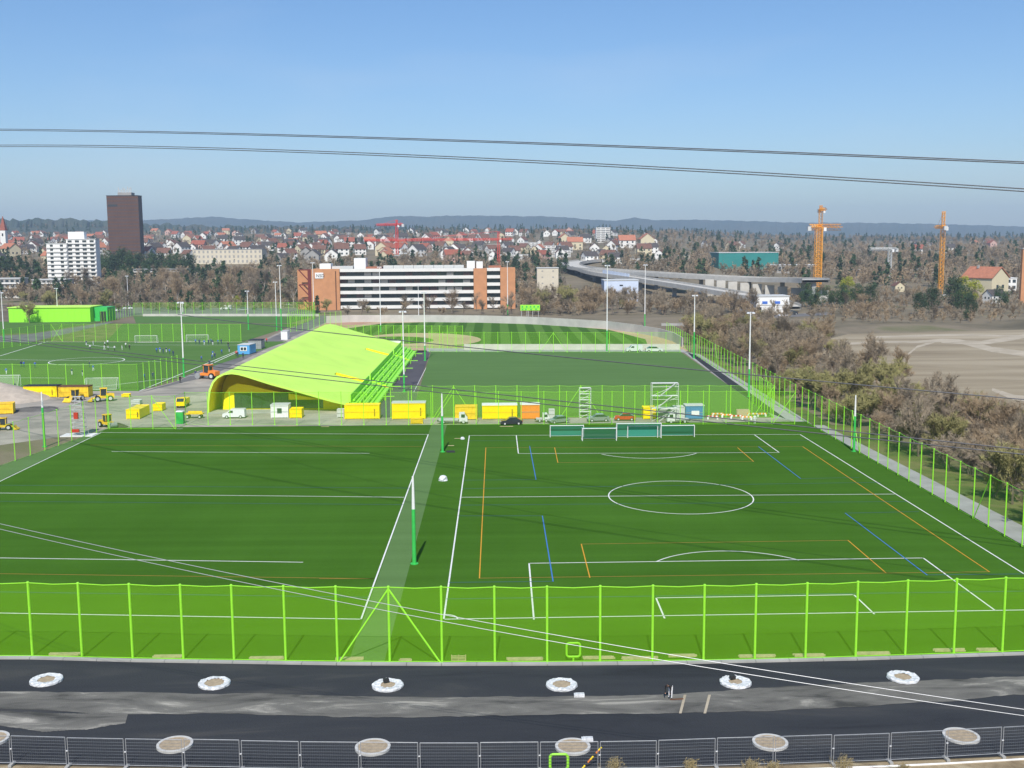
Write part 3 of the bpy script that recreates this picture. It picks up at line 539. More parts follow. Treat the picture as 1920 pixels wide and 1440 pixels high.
# ------------------------------------------------------------------ goals
def goal(u, v, w, label, h=2.44, dpt=1.8, net='net_white', rz=0, r=.06, group='white goals', box=False):
    t = thing('football_goal', label, 'goal', G(u, v), rz, group); b = MB(); b.tube((-w/2, 0, h), (w/2, 0, h), r); b.build('crossbar', 'white', t)
    for s in (-1, 1):
        b = MB(); b.tube((s*w/2, 0, 0), (s*w/2, 0, h), r); b.build('goalpost', 'white', t)
        b = MB(); b.tube((s*w/2, 0, .05), (s*w/2, dpt, .05), r*.7); b.tube((s*w/2, 0, h), (s*w/2, dpt*.45, h), r*.6); b.tube((s*w/2, dpt*.45, h), (s*w/2, dpt, .05), r*.6); b.build('side_stay', 'white', t)
    b = MB(); b.tube((-w/2, dpt, .05), (w/2, dpt, .05), r*.8); b.build('rear_bar', 'white', t)
    b = MB(); e = w/2-.04; b.add([(-e, dpt*.45, h), (e, dpt*.45, h), (e, dpt-.04, .06), (-e, dpt-.04, .06), (-e, 0.05, h), (e, .05, h), (-e, .05, .06), (e, .05, .06)], [(0, 1, 2, 3), (4, 5, 1, 0), (6, 4, 0, 3), (7, 5, 1, 2)]); b.build('goal_net', net, t)
    return t
goal(274, 643, 7.32, 'white goal on the far line of the left pitch, left of the pair', group=None); goal(370, 641.5, 7.32, 'white goal on the far line with blue players standing beside it', group=None)
goal(193, 728.5, 7.32, 'white goal at the front of the left pitch behind the yellow wheel loader', rz=math.pi, group=None); goal(10, 723, 7.32, 'white goal at the left edge behind the gravel heap', rz=math.pi, group=None)
for u, v, w, h, d, l in [(1063, 820, 5.6, 2.0, 1.2, 'first goal from the left in the stacked row, leaning with green net'), (1124, 827, 5.6, 2.1, 2.2, 'second goal of the stacked row with teal net pulled forward'), (1198, 822, 7.4, 2.5, 1.5, 'largest goal of the stacked row, third from the left'), (1205, 821, 5.0, 2.0, .9, 'smaller goal nested inside the largest goal of the row'), (1270, 820, 5.7, 2.0, 1.6, 'rightmost goal of the stacked row by the pitch line')]:
    goal(u, v, w, l, h, d, 'net_dark', 0, .065, 'portable goals stacked by the far touchline')
# ------------------------------------------------------------------ vehicles, containers
def wheel_parts(t, pos, r=.32, w=.22):
    for (x, y) in pos:
        tm = shared(('tyre', r, w), lambda: MB().tube((0, -w/2, 0), (0, w/2, 0), r, r, 14).mesh('tyre', 'black')); rm = shared(('rim', r, w), lambda: MB().tube((0, -w/2-.012, 0), (0, w/2+.012, 0), r*.58, r*.58, 10).mesh('rim', 'lgrey'))
        wo = mk('wheel', tm, t, (x, y, r)); mk('rim', rm, wo)
def car(loc, rz, label, paint, kind='car', sc=1.0, group=None):
    t = thing('parked_car' if kind == 'car' else 'parked_van', label, kind, loc, rz, group, sc)
    if kind == 'car':
        body = [(-2.1, .3), (-2.15, .6), (-2.0, .85), (-1.1, .95), (1.3, .98), (2.0, .9), (2.1, .6), (2.05, .3)]; cab = [(-1.15, .94), (-.45, 1.42), (.9, 1.45), (1.75, .97)]; L2, W = 2.1, 1.72
        roofp = [(-.5, 1.40), (-.4, 1.46), (.85, 1.49), (.98, 1.43)]
    else:
        body = [(-2.2, .3), (-2.25, .75), (-2.1, 1.0), (-1.35, 1.15), (-.75, 1.75), (-.5, 1.85), (2.0, 1.88), (2.15, 1.7), (2.2, .3)]; cab = None; W = 1.8
    b = MB(); b.extr(body, -W/2, W/2); b.build('body', paint, t)
    if cab:
        b = MB(); b.extr(cab, -W/2+.1, W/2-.1); b.build('windows', 'glass', t); b = MB(); b.extr(roofp, -W/2+.09, W/2-.09); b.build('roof', paint, t)
    else:
        b = MB(); b.extr([(-1.36, 1.17), (-.8, 1.70), (-.7, 1.66), (-1.2, 1.15)], -W/2+.15, W/2-.15); b.build('windscreen', 'glass', t)
        for s in (-1, 1): b = MB(); b.extr([(-1.1, 1.15), (-.65, 1.6), (-.1, 1.6), (-.1, 1.12)], s*(W/2+.01)-.01, s*(W/2+.01)+.01); b.build('side_window', 'glass', t)
    for s in (-1, 1):
        b = MB(); b.box((-2.12, s*.6, .68), (.08, .35, .16)); b.build('headlight', 'lamp', t); b = MB(); b.box((2.13, s*.65, .75), (.06, .25, .2)); b.build('tail_light', 'red', t)
    b = MB(); b.box((-2.14, 0, .38), (.1, W*.9, .16)); b.build('bumper', 'dark', t)
    wheel_parts(t, [(-1.35, -W/2+.08), (-1.35, W/2-.08), (1.35, -W/2+.08), (1.35, W/2-.08)])
    return t
car(G(440, 783.5), 0, 'small white delivery van parked in front of the pavilion glass front', 'carwhite', 'van', .95)
car(G(959, 796), math.radians(4), 'dark grey hatchback parked below the largest yellow container', 'carblack', sc=.92)
car(G(1122, 790), math.radians(3), 'silver car parked beneath the ladder tower', 'silver', sc=.95)
car(G(1172, 788), math.radians(-6), 'red car parked behind the stacked goals', 'red', sc=.9)
car(G(1048, 793), math.radians(20), 'pale silver car partly hidden beside the grey cabinet', 'silver', sc=.9)
car(G(1189, 659.5), 0, 'white van left of the two parked by the baseball wall', 'carwhite', 'van', 1.1); car(G(1226, 660), math.pi, 'white car right of the van by the baseball wall', 'carwhite', 'car', 1.2)
def container(u0, u1, vt, vb, label, paint, dpt=2.4, lid=None, ribs=8, door=True, open_top=False, name='container', cat='container', rz=0, text=None, d=None, mark=False):
    vb = max(vb, 786) if 640 < u0 < 1400 and vb > 770 else vb
    u = (u0+u1)/2; p = G(u, vb) if d is None else AT(u, vb, d); w = (u1-u0)*WPX(p.y); h = AT(u, vt, p.y).z-p.z
    h = max(.5, h-dpt*(CAMZ/p.y)*.75 if h > 2.2 else h*.8)
    t = thing(name, label, cat, p, rz); b = MB(); b.box((0, dpt/2, h/2+.06), (w, dpt, h-.1)); b.build('body', paint, t)
    for k in range(ribs):
        x = -w/2+w*(k+.5)/ribs; b = MB(); b.box((x, -.03, h/2), (min(.09, w/ribs*.4), .07, h*.86)); b.build('rib', paint, t)
    b = MB(); b.box((0, -.045, h*.52), (w*.96, .05, .07)); b.build('side_rail', 'yellow_old' if 'yellow' in paint else 'grey', t)
    b = MB(); [b.box((s*(w/2-.06), e, h/2+.03), (.14, .14, h+.02)) for s in (-1, 1) for e in (0, dpt)]; b.box((0, 0, h+.02), (w, .16, .12)); b.box((0, dpt, h+.02), (w, .16, .12)); b.build('frame', paint, t)
    if lid:
        b = MB(); b.box((0, dpt/2, h+.16), (w+.15, dpt+.2, .16)); b.build('lid', lid, t)
    if mark:
        b = MB(); [b.box((w*.36, -.075, h*.25+q*h*.09), (.22, .02, .12)) for q in range(6)]; b.build('marking', 'brown', t)
    return t, w, h
container(543, 566, 763, 784, 'small yellow skip with brush heaped on top, beside the white cabin', 'yellow', 2.2, ribs=3, name='skip', cat='skip')
container(646, 712, 757, 785, 'yellow container just left of the one with a grey lid, below the roof corner', 'yellow', lid=None, ribs=10, mark=True)
container(735, 798, 754, 779, 'yellow container wagon with a pale grey lid', 'yellow', lid='lgrey', ribs=9, mark=True)
container(853, 895, 760, 787, 'faded yellow container behind the white flatbed truck cab', 'yellow_old', ribs=6)
container(904, 970, 758, 786, 'bright yellow container with white top edge behind the dark hatchback', 'yellow', ribs=10, mark=True, lid='white')
container(976, 1012, 757, 782, 'orange box body with white frame', 'orange', ribs=2, lid='white')
container(1029, 1040, 764, 785, 'narrow pale grey cabinet between orange box and pale car', 'lgrey', 1.0, ribs=1, name='cabinet', cat='cabinet')
container(1206, 1230, 762, 786, 'tall yellow skip left of the grey machine', 'yellow', 2, ribs=3, name='skip', cat='skip')
t, w, h = container(1285, 1320, 759, 783, 'blue container with a white name panel', 'blue', ribs=5, lid='lgrey'); b = MB(); b.box((.1, -.1, h*.5), (w*.42, .03, h*.32)); b.build('name_panel', 'white', t)
container(45, 107, 723, 745, 'bright yellow long skip beside the gravel heap', 'yellow', 2.6, ribs=10, mark=True, lid='dark', name='skip', cat='skip'); container(110, 166, 724, 745, 'faded yellow skip covered by a dark tarpaulin', 'yellow_old', 2.6, ribs=7, lid='brown', name='skip', cat='skip')
container(237, 262, 761, 786, 'yellow skip in front of the loose grey crate', 'yellow', 6, ribs=3, mark=True, name='skip', cat='skip'); container(287, 304, 755, 771, 'small yellow skip behind the A shaped fence brace', 'yellow', 2.4, ribs=2, name='skip', cat='skip')
container(246, 262, 749, 759, 'grey crate lying behind the yellow skip', 'lgrey', 1.6, ribs=3, name='crate', cat='crate'); container(228, 242, 738, 745, 'tiny yellow box on the yard near the left pitch corner', 'yellow', 1.2, ribs=2, name='box', cat='box')
container(0-25, 23, 755, 777, 'ochre brown open skip at the left edge of the picture', 'yellow_old', 2.6, ribs=6, rz=.25, name='skip', cat='skip')
t, w, h = container(508, 541, 758, 784, 'white site cabin with one small window in front of the pavilion', 'white', 2.6, ribs=5, lid='lgrey', name='site_cabin', cat='cabin'); b = MB(); b.box((0, -.1, h*.62), (.85, .05, .9)); b.build('window', 'glass', t)
container(632, 645, 764, 783, 'small grey cabinet left of the yellow container', 'lgrey', 1, ribs=1, name='cabinet', cat='cabinet')
container(1231, 1262, 764, 786, 'grey compressor housing behind the stair scaffold', 'grey', 2, ribs=6, lid='lgrey', name='machine', cat='machine'); container(1264, 1284, 761, 785, 'pale grey steel box left of the blue container', 'lgrey', 2, ribs=3, name='machine', cat='machine')
container(770, 793, 784, 795, 'small lime and yellow handcart in front of the lidded container', 'yellow_old', 1.2, ribs=2, name='handcart', cat='cart')
# portable toilet
t = thing('portable_toilet', 'green portable toilet with white roof by the far left fence corner', 'portable toilet', G(337, 795)); b = MB(); b.box((0, .6, 1.1), (1.25, 1.2, 2.2)); b.build('body', 'green', t); b = MB(); b.box((0, -.02, 1.05), (.8, .05, 1.9)); b.build('door', 'green', t); b = MB(); b.box((0, .6, 2.3), (1.35, 1.3, .2), taper=.8); b.build('roof', 'white', t)
# blue cabin and dark container
t = thing('site_cabin', 'blue cabin with white framed double window beside the path', 'cabin', G(457, 665), math.radians(-6)); b = MB(); b.box((0, 3, 1.5), (3.6, 6, 2.7)); b.build('body', 'cblue', t); b = MB(); b.box((0, 3, 2.92), (3.8, 6.2, .14)); b.build('roof', 'lgrey', t); b = MB(); b.box((0, -.04, 1.75), (2.1, .08, 1.3)); f_ = b.build('window', 'white', t)
for s in (-1, 1): b = MB(); b.box((s*.47, -.1, 1.75), (.72, .04, .85)); b.build('pane', 'glass', f_)
for k in range(6): b = MB(); b.box((1.83, .5+k, 1.5), (.06, .12, 2.4)); b.build('rib', 'cblue', t)
container(466, 490, 637, 655, 'dark grey container behind the blue cabin', 'grey', 5, ribs=5, lid='dark')
# trucks and machines
def truck(u, v, rz, label, cabp, bed, bedlen=4.5, load=None, sc=1):
    t = thing('truck', label, 'truck', G(u, v), rz, sc=sc); b = MB(); b.box((0, 0, .62), (bedlen+2.2, .8, .22)); b.build('chassis', 'dark', t)
    b = MB(); b.extr([(bedlen/2-.6, .6), (bedlen/2-.6, 2.3), (bedlen/2+.5, 2.35), (bedlen/2+1.15, 1.5), (bedlen/2+1.2, .5)], -1, 1); b.build('cab', cabp, t)
    b = MB(); b.extr([(bedlen/2+.58, 2.2), (bedlen/2+1.12, 1.5), (bedlen/2+1.18, 1.5), (bedlen/2+.64, 2.25)], -.85, .85); b.build('windscreen', 'glass', t)
    for s in (-1, 1): b = MB(); b.box((bedlen/2+.25, s*1.01, 1.75), (.8, .03, .7)); b.build('side_window', 'glass', t)
    b = MB(); b.box((-.75, 0, .88), (bedlen, 2.1, .24)); b.build('bed', bed, t)
    if load: b = MB(); b.box((-.75, 0, 1.5), (bedlen*.9, 2.0, 1.0)); b.build('load', load, t)
    wheel_parts(t, [(bedlen/2+.3, -.85), (bedlen/2+.3, .85), (-bedlen/2+.2, -.85), (-bedlen/2+.2, .85)], .45, .3); return t
truck(848, 794, 0, 'white flatbed truck with empty grey bed by the far end of the turf strip', 'white', 'lgrey', 4.2, sc=.85)
truck(1272, 793, math.pi, 'white truck cab standing left of the blue container', 'white', 'lgrey', 3, sc=.8); truck(1016, 791, 0, 'small white truck right of the orange box', 'white', 'lgrey', 1.6, sc=.7)
truck(344, 762, math.radians(-90), 'yellow truck parked facing the viewer near the pavilion', 'yellow', 'yellow_old', 3, 'yellow', .85)
def loader(u, v, rz, label, paint, kind='loader', sc=1.0):
    t = thing('wheel_loader' if kind == 'loader' else kind, label, 'loader' if kind == 'loader' else kind.replace('_', ' '), G(u, v), rz, sc=sc)
    b = MB(); b.extr([(-2.2, .7), (-2.2, 1.5), (-.6, 1.7), (-.6, 1.2), (1.2, 1.2), (1.2, .7)], -.8, .8); b.build('body', paint, t)
    b = MB(); b.box((-.1, 0, 2.0), (1.3, 1.3, 1.3), taper=.9); b.build('cab_glass', 'glass', t); b = MB(); b.box((-.1, 0, 2.72), (1.5, 1.5, .14)); [b.box((x-.1, y, 2.0), (.1, .1, 1.35)) for x in (-.62, .62) for y in (-.62, .62)]; b.build('cab_frame', paint, t)
    for s in (-1, 1): b = MB(); b.tube((.6, s*.45, 1.2), (2.3, s*.45, .5), .12); b.build('lift_arm', paint, t)
    if kind == 'roller':
        b = MB(); b.tube((1.9, -.8, .6), (1.9, .8, .6), .6, .6, 16); b.build('drum', 'grey', t)
    else:
        b = MB(); b.extr([(2.2, .15), (2.2, 1.0), (2.5, .5), (3.1, .12)], -1.1, 1.1); b.build('bucket', paint, t)
    wheel_parts(t, [(-1.4, -.8), (-1.4, .8)]+([] if kind == 'roller' else [(1.1, -.8), (1.1, .8)]), .62, .45); return t
loader(194, 752, math.radians(200), 'yellow wheel loader standing in the yard in front of the left goal', 'yellow_old'); loader(141, 752, math.radians(250), 'yellow dumper behind the ladder tower next to the tarped skip', 'yellow_old', 'dumper', .9)
loader(202, 801, math.radians(-40), 'small yellow roller at the far left corner of the near pitch', 'yellow_old', 'roller', .85); loader(390, 710, math.radians(160), 'orange paving roller with a canopy on the path left of the pavilion', 'orange', 'roller', 1.25)
loader(8, 806, math.radians(10), 'yellow digger cut off by the left picture edge', 'yellow_old', 'digger', .8)
t = thing('trailer', 'yellow drawbar trailer left of the pavilion corner', 'trailer', G(365, 784)); b = MB(); b.box((0, 0, .9), (3.4, 1.2, .18)); b.box((-1.8, 0, .7), (1.2, .1, .1)); b.box((0, .5, 1.1), (2.6, .1, .4)); b.build('bed', 'yellow_old', t); wheel_parts(t, [(-1.2, -.6), (-1.2, .6), (1.1, -.6), (1.1, .6)], .33)
# lime hall on the left
p = G(98, 604); w_ = (163-12)*WPX(p.y); h_ = AT(98, 577, p.y).z
t = thing('sports_hall', 'long low lime green hall behind the left lawn', 'hall', p); b = MB(); b.box((-1, 7, h_/2), (w_, 14, h_)); b.build('wall', 'lime', t); b = MB(); b.box((-1, 7, h_+.15), (w_+.8, 14.8, .3)); b.build('roof', 'lime_roof', t)
x0 = w_/2-1; b = MB(); b.box((x0+3, 9, h_/2-.1), (6, 10, h_-.2)); b.build('side_wing', 'green', t); b = MB(); b.box((x0+4, 3.95, h_*.35), (2.6, .2, h_*.65)); b.build('door', 'dark', t)
for k in range(12): b = MB(); b.box((-w_/2+1+k*w_/12, -.03, h_/2), (.08, .08, h_-.3)); b.build('wall_seam', 'lime', t)
# site scaffolds
def scaffold(u0, u1, vt, vb, label, levels, m='lgrey', dpt=1.6, stair=False, name='scaffold_tower', cat='scaffold', lean=0):
    u = (u0+u1)/2; p = G(u, vb); w = (u1-u0)*WPX(p.y); h = AT(u, vt, p.y).z; t = thing(name, label, cat, p)
    for sx in (-1, 1):
        for y in (0, dpt): b = MB(); b.tube((sx*w/2, y, 0), (sx*w/2*(1-lean), y, h), .035); b.build('upright', m, t)
    for k in range(1, levels+1):
        z = h*k/levels; ww = w*(1-lean*k/levels); b = MB(); b.box((0, dpt/2, z), (ww, dpt*.7, .05)); b.build('deck', m, t)
        b = MB(); b.tube((-ww/2, 0, z-.6), (ww/2, 0, z-.6), .035); b.tube((-ww/2, 0, z-h/levels+.1), (ww/2, 0, z-.1), .03); b.build('rail', m, t)
        if stair: b = MB(); b.box((.2*w*(1 if k % 2 else -1)*.3, -.2, z-h/levels/2), (math.hypot(w*.6, h/levels), .5, .08), ry=-math.atan2(h/levels, w*.6)*(1 if k % 2 else 1)); b.build('stair_flight', 'lgrey', t)
    return t
scaffold(1222, 1272, 719, 790, 'wide stair scaffold with a white top rail near the stacked goals', 3, 'white', stair=True); scaffold(1087, 1108, 728, 784, 'narrow scaffold tower with white platforms standing before an A brace', 5, 'white')
t = scaffold(131, 160, 745, 818, 'slim ladder tower standing on a white slab by the left fence', 9, 'lgrey', lean=.45, name='ladder_tower', cat='tower'); b = MB(); b.box((0, .8, .08), (5.5, 3, .16)); b.build('base_slab', 'white', t); b = MB(); b.box((-.2, -.2, 1.0), (1.2, .4, .5)); b.box((0, -.2, 3.6), (.7, .4, 1.1)); b.build('red_panel', 'red', t)
# gravel heaps
def heap(label, u, v, rx, ry, h, m, seed=1, name='heap', cat='heap'):
    rg = np.random.default_rng(seed); b = MB(); n, k = 28, 8; p = G(u, v)
    for j in range(k+1):
        f = j/k
        for i in range(n):
            a = 2*math.pi*i/n; r = (1-f)*(1+.12*math.sin(3*a+seed)+.05*rg.normal()); b.v.append((rx*r*math.cos(a), ry*r*math.sin(a), h*(f**1.0)*(1-.15*f)+.06*rg.normal()*(f > 0)))
    b.f = [(j*n+i, j*n+(i+1) % n, (j+1)*n+(i+1) % n, (j+1)*n+i) for j in range(k) for i in range(n)]; b.m = [0]*len(b.f); o = b.build(name, m, None, p, smooth=True); return tag(o, label, cat)
heap('large pale gravel heap at the left edge of the yard', -12, 748, 11, 12, 4.6, 'gravel', 2); heap('small dark heap of earth beside the roller in the far left corner', 222, 800, 1.8, 1.4, .8, 'soil', 3); heap('low heap of brown earth in the yard behind the fence', 60, 768, 6, 4, .4, 'dirt', 4)
heap('brush heap lying on the small yellow skip', 555, 765.5, 1.2, 1, .9, 'gravel', 5).location.z = 2.0
# barriers and pallets on the right of the yard
for k, (u, v, w, c) in enumerate([(1345, 781, 2.2, 'orange'), (1362, 783, 2.0, 'orange'), (1380, 785, 2.4, 'red'), (1412, 781, 2.2, 'orange'), (1428, 781, 1.8, 'orange'), (1336, 786, 2.2, 'red'), (1400, 787, 2.0, 'orange')]):
    t = thing('barrier', ['striped red and white site barrier lying left in the row beside the blue container', 'striped barrier second in the row right of the blue container', 'striped barrier in front of the pink pallet', 'striped barrier right of the pink pallet', 'last striped barrier near the right fence corner', 'lowest striped barrier by the container edge', 'striped barrier lying before the pallet stack'][k], 'barrier', G(u, v), random.uniform(-.15, .15)); b = MB(); b.box((0, 0, .55), (w, .12, .3)); b.build('board', c, t)
    for q in range(3): b = MB(); b.box((-w/2+w*(q+.5)/3, -.07, .55), (w/7, .02, .28)); b.build('stripe', 'white', t)
    for s in (-1, 1): b = MB(); b.box((s*w*.4, 0, .22), (.3, .5, .44)); b.build('foot', 'white', t)
def plank_pack(u, v, w, label, h=.14, d=.5, m='wood', n=4, name='plank_stack', cat='planks', rz=0):
    t = thing(name, label, cat, G(u, v), rz)
    for k in range(n): b = MB(); b.box((random.uniform(-.08, .08), -d/2+d*(k+.5)/n, h/2+random.uniform(0, .03)), (w*random.uniform(.93, 1), d/n*.86, h)); b.build('plank', m, t)
    return t
t = plank_pack(1393, 780, 2.5, 'stack of pale pink boards behind the barriers', 1.2, 1.2, 'pink', 4)
for u, v, w, l in [(122, 1228.5, 2.5, 'long timber planks at the fence base, first pack from the left'), (316, 1232.5, 2.4, 'timber planks at the fence base, second pack from the left'), (500, 1236, 2.8, 'timber planks at the fence base left of the A brace foot'), (655, 1237, 2.2, 'timber planks at the left foot of the A brace'), (760, 1240, .9, 'short timber offcut at the fence base inside the A brace'),
                   (985, 1237.5, 2.9, 'timber planks at the fence base left of the lime frame stand'), (1122, 1235, 2.5, 'timber planks just right of the near lime frame stand'), (1200, 1236, 2.9, 'pale planks leaning low, second pack right of the lime frame stand'), (1280, 1231, 2.2, 'timber planks below the crossing cables'), (1420, 1232, 3, 'timber planks lying left of the fifth post from the right'), (1517, 1230.5, 2.5, 'timber planks in front of the far right pitch corner'), (1637, 1227, 2.7, 'timber planks near the right end, third pack from the right'), (1780, 1221, 2.5, 'timber planks at the fence base near the right end'), (1850, 1220, 1.6, 'small timber pack nearest the right picture edge')]:
    plank_pack(u, v, w, l)
t = thing('pallet', 'wooden pallet leaning at the fence base right of the A brace', 'pallet', G(860, 1240)); 
for k in range(4): b = MB(); b.box((0, 0, .08+k*.12), (1.15, .06, .06)); b.build('slat', 'wood', t)
for x in (-.55, 0, .55): b = MB(); b.box((x, .05, .26), (.07, .1, .5)); b.build('block', 'wood', t)
# white bundles on the turf
def bundle(u, v, r, label, seed):
    rg = np.random.default_rng(seed); t = thing('sack', label, 'sack', G(u, v)); 
    for q in range(3):
        b = MB(); n, k = 12, 6; c = (rg.normal()*.3*r, rg.normal()*.2*r, 0); rr = r*(1 if q == 0 else .6)
        for j in range(k+1):
            ph = math.pi/2*j/k
            for i in range(n): a = 2*math.pi*i/n; s = rr*(math.cos(ph)**.7 if j < k else .05)*(1+.12*rg.normal()); b.v.append((c[0]+s*math.cos(a), c[1]+s*math.sin(a)*.8, rr*1.3*math.sin(ph)*(1 if q == 0 else .35)))
        b.f = [(j*n+i, j*n+(i+1) % n, (j+1)*n+(i+1) % n, (j+1)*n+i) for j in range(k) for i in range(n)]; b.m = [0]*len(b.f); b.build('sack_body' if q == 0 else 'loose_film', 'plastic', t)
bundle(830, 902, .62, 'white plastic sack standing on the pale turf strip', 1); bundle(867, 824, .35, 'small white bundle near the far corner of the right pitch', 2)
t = plank_pack(845, 848, 1.3, 'small heap of tools and cloth at the foot of the farther turf strip mast', .18, 1.0, 'dark', 3, 'debris', 'debris')
plank_pack(845, 836, 1.0, 'loose board beside the farther turf strip mast', .06, .4, 'wood', 2, 'board', 'board')
for u, v, w, l in [(540, 799, 3.5, 'pale board lying on the far edge of the left pitch'), (610, 800.5, 1.4, 'short pale board on the far edge of the left pitch'), (950, 800, 2.4, 'pale board on the far edge of the right pitch'), (860, 822.5, 1.3, 'pale lath beside the white bundle')]: plank_pack(u, v, w, l, .05, .3, 'wood', 2, 'board', 'board')
# ------------------------------------------------------------------ road: concrete tree rings, frames, temporary fence
def ring(u, v, wpx, label, wrapped, seed):
    p = G(u, v); R = wpx*WPX(p.y)/2; t = thing('tree_ring', label, 'concrete ring', p, group=None)
    b = MB(); n = 40; hh = .15
    for (r, z) in ((R, 0), (R, hh), (R*.84, hh), (R*.84, .02)):
        for i in range(n): a = 2*math.pi*i/n; b.v.append((r*math.cos(a), r*math.sin(a), z))
    b.f = [(j*n+i, j*n+(i+1) % n, (j+1)*n+(i+1) % n, (j+1)*n+i) for j in range(3) for i in range(n)]; b.m = [0]*len(b.f); b.build('rim', 'ring', t)
    b = MB(); b.v = [(R*.84*math.cos(2*math.pi*i/n), R*.84*math.sin(2*math.pi*i/n), .12) for i in range(n)]; b.f = [tuple(range(n))]; b.m = [0]; b.build('sand_fill', 'sand', t)
    if wrapped:
        rg = np.random.default_rng(seed); b = MB(); rr = [(R*1.03, .02), (R*1.02, .15), (R*.93, .21), (R*.78, .18), (R*.55*(.8+.35*((seed*37) % 5)/4), .15)]; m_ = 36
        for j, (r, z) in enumerate(rr):
            for i in range(m_):
                a = 2*math.pi*i/m_; q = 1+rg.normal()*(.012 if j < 3 else .03); b.v.append((r*q*math.cos(a), r*q*math.sin(a), max(.02 if j == 0 else .14, z+rg.normal()*.03)))
        b.f = [(j*m_+i, j*m_+(i+1) % m_, (j+1)*m_+(i+1) % m_, (j+1)*m_+i) for j in range(len(rr)-1) for i in range(m_)]; b.m = [0]*len(b.f); b.build('plastic_wrap', 'plastic', t)
        if seed in (3, 5): b = MB(); b.box((-.15, .35, .35), (.4, .3, .22), .4); b.build('stone', 'dark', t)
for k, (u, v) in enumerate([(87, 1277), (402, 1283), (727, 1287), (1053, 1286), (1379, 1281), (1693, 1272)]): ring(u, v, 60, ['plastic wrapped concrete ring at the left end of the upper row', 'plastic wrapped ring, second from the left in the upper row', 'plastic wrapped ring on the road below the A brace', 'plastic wrapped ring with a loose flap, nearest the lime frame stand', 'fully wrapped ring with a dark stone on it, right of the bent worker', 'plastic wrapped ring at the right end of the upper row'][k], True, k+1)
for k, (u, v) in enumerate([(-18, 1388), (328, 1398), (699, 1403), (1074, 1402), (1444, 1394), (1802, 1382)]): ring(u, v, 70, ['bare concrete ring cut by the left picture edge', 'bare ring with sand, leftmost complete one by the wire fence', 'bare ring with sand below the wrapped ring under the A brace', 'bare ring with sand behind the lower lime frame', 'bare ring with sand, second from the right by the wire fence', 'bare ring with sand at the right end of the lower row'][k], False, k+10)
def frame_stand(u, v, w, h, label, post):
    t = thing('frame_stand', label, 'frame stand', G(u, v)); b = MB(); r = .2; c = post+h/2; pts_ = []
    for cx_, cz_, a0 in ((w/2-r, c+h/2-r, 0), (-w/2+r, c+h/2-r, 90), (-w/2+r, c-h/2+r, 180), (w/2-r, c-h/2+r, 270)):
        for q in range(5): a = math.radians(a0+q*22.5); pts_.append(Vector((cx_+r*math.cos(a), 0, cz_+r*math.sin(a))))
    b.path(pts_+[pts_[0]], .085, 6); b.build('ring_frame', 'lime', t); b = MB(); b.tube((0, 0, 0), (0, 0, post), .07); b.box((0, 0, .02), (.5, .3, .04)); b.build('post', 'lime', t)
frame_stand(1075, 1241.5, 1.05, 1.1, 'rounded lime frame on a short post at the fence base', .45)
frame_stand(1048, 1446, 1.1, 1.0, 'rounded lime frame standing at the bottom edge in front of the wire fence', .1)
tf = [(-80, 1434), (23, 1436), (128, 1439), (237, 1441), (346, 1443), (453, 1445), (564, 1447), (676, 1448), (787, 1449), (900, 1449), (1012, 1448), (1124, 1447), (1233, 1445), (1343, 1441), (1452, 1438), (1561, 1434), (1668, 1430), (1774, 1425), (1878, 1419), (1980, 1413)]
TP = [G(*p) for p in tf]; tfn = thing('temporary_fence', 'grey wire mesh construction fence along the bottom edge of the road', 'construction fence', TP[0]); HT = 1.95
for a, c in zip(TP[:-1], TP[1:]):
    d = (c-a); Ln = d.length-.1; ang = math.atan2(d.y, d.x); dz = random.uniform(0, .05)
    b = MB(); [b.tube((x, 0, .05), (x, 0, HT), .022, n=5) for x in (.05, Ln)]; b.tube((.05, 0, HT), (Ln, 0, HT), .018, n=5); b.tube((.05, 0, .2), (Ln, 0, .2), .018, n=5)
    pn = b.build('panel', 'galv', tfn, a-TP[0]+Vector((0, 0, dz))); pn.rotation_euler = (random.uniform(-.02, .02), 0, ang)
    b = MB(); n_h, n_v = 9, 26
    for k in range(n_h): z = .3+k*.2; b.box((Ln/2, 0, z), (Ln, .011, .012))
    for k in range(n_v): x = Ln*(k+.5)/n_v; b.box((x, 0, HT/2+.1), (.003, .003, HT-.2))
    b.build('wire_mesh', 'mesh', pn)
    b = MB(); b.box((0, 0, .07), (.22, .65, .14)); b.build('foot_block', 'conc2', pn); b = MB(); b.box((0, -.04, 1.1), (.12, .05, .06)); b.build('clamp', 'lamp', pn)
ped = [G(u, v+3) for u, v in tf]; b = MB()
for a, c in zip(ped[:-1], ped[1:]): b.tube(a+Vector((0, -.35, .05)), c+Vector((0, -.35, .05)), .07, .07, 6)
tag(b.build('pipe', 'white'), 'long white pipe lying on the ground along the wire fence', 'pipe')
t = thing('barrier_pole', 'yellow and black striped pole leaning behind the wire fence', 'pole', G(1092, 1442)); a = Vector((0, 0, .05)); c = Vector((1.2, .15, 1.35))
for k in range(7): b = MB(); b.tube(a.lerp(c, k/7), a.lerp(c, (k+1)/7), .055); b.build('segment', ['yellow', 'dark', 'orange'][k % 3], t)
for u, v, l in [(1086, 1306, 'flat white box lid on the dirt strip edge'), (1101, 1389, 'white block in a patch of dust on the lower roadway')]:
    t = thing('block', l, 'block', G(u, v)); b = MB(); b.box((0, 0, .1), (.75, .4, .2)); b.box((.05, 0, .22), (.6, .3, .05)); b.build('block_body', 'plastic', t)
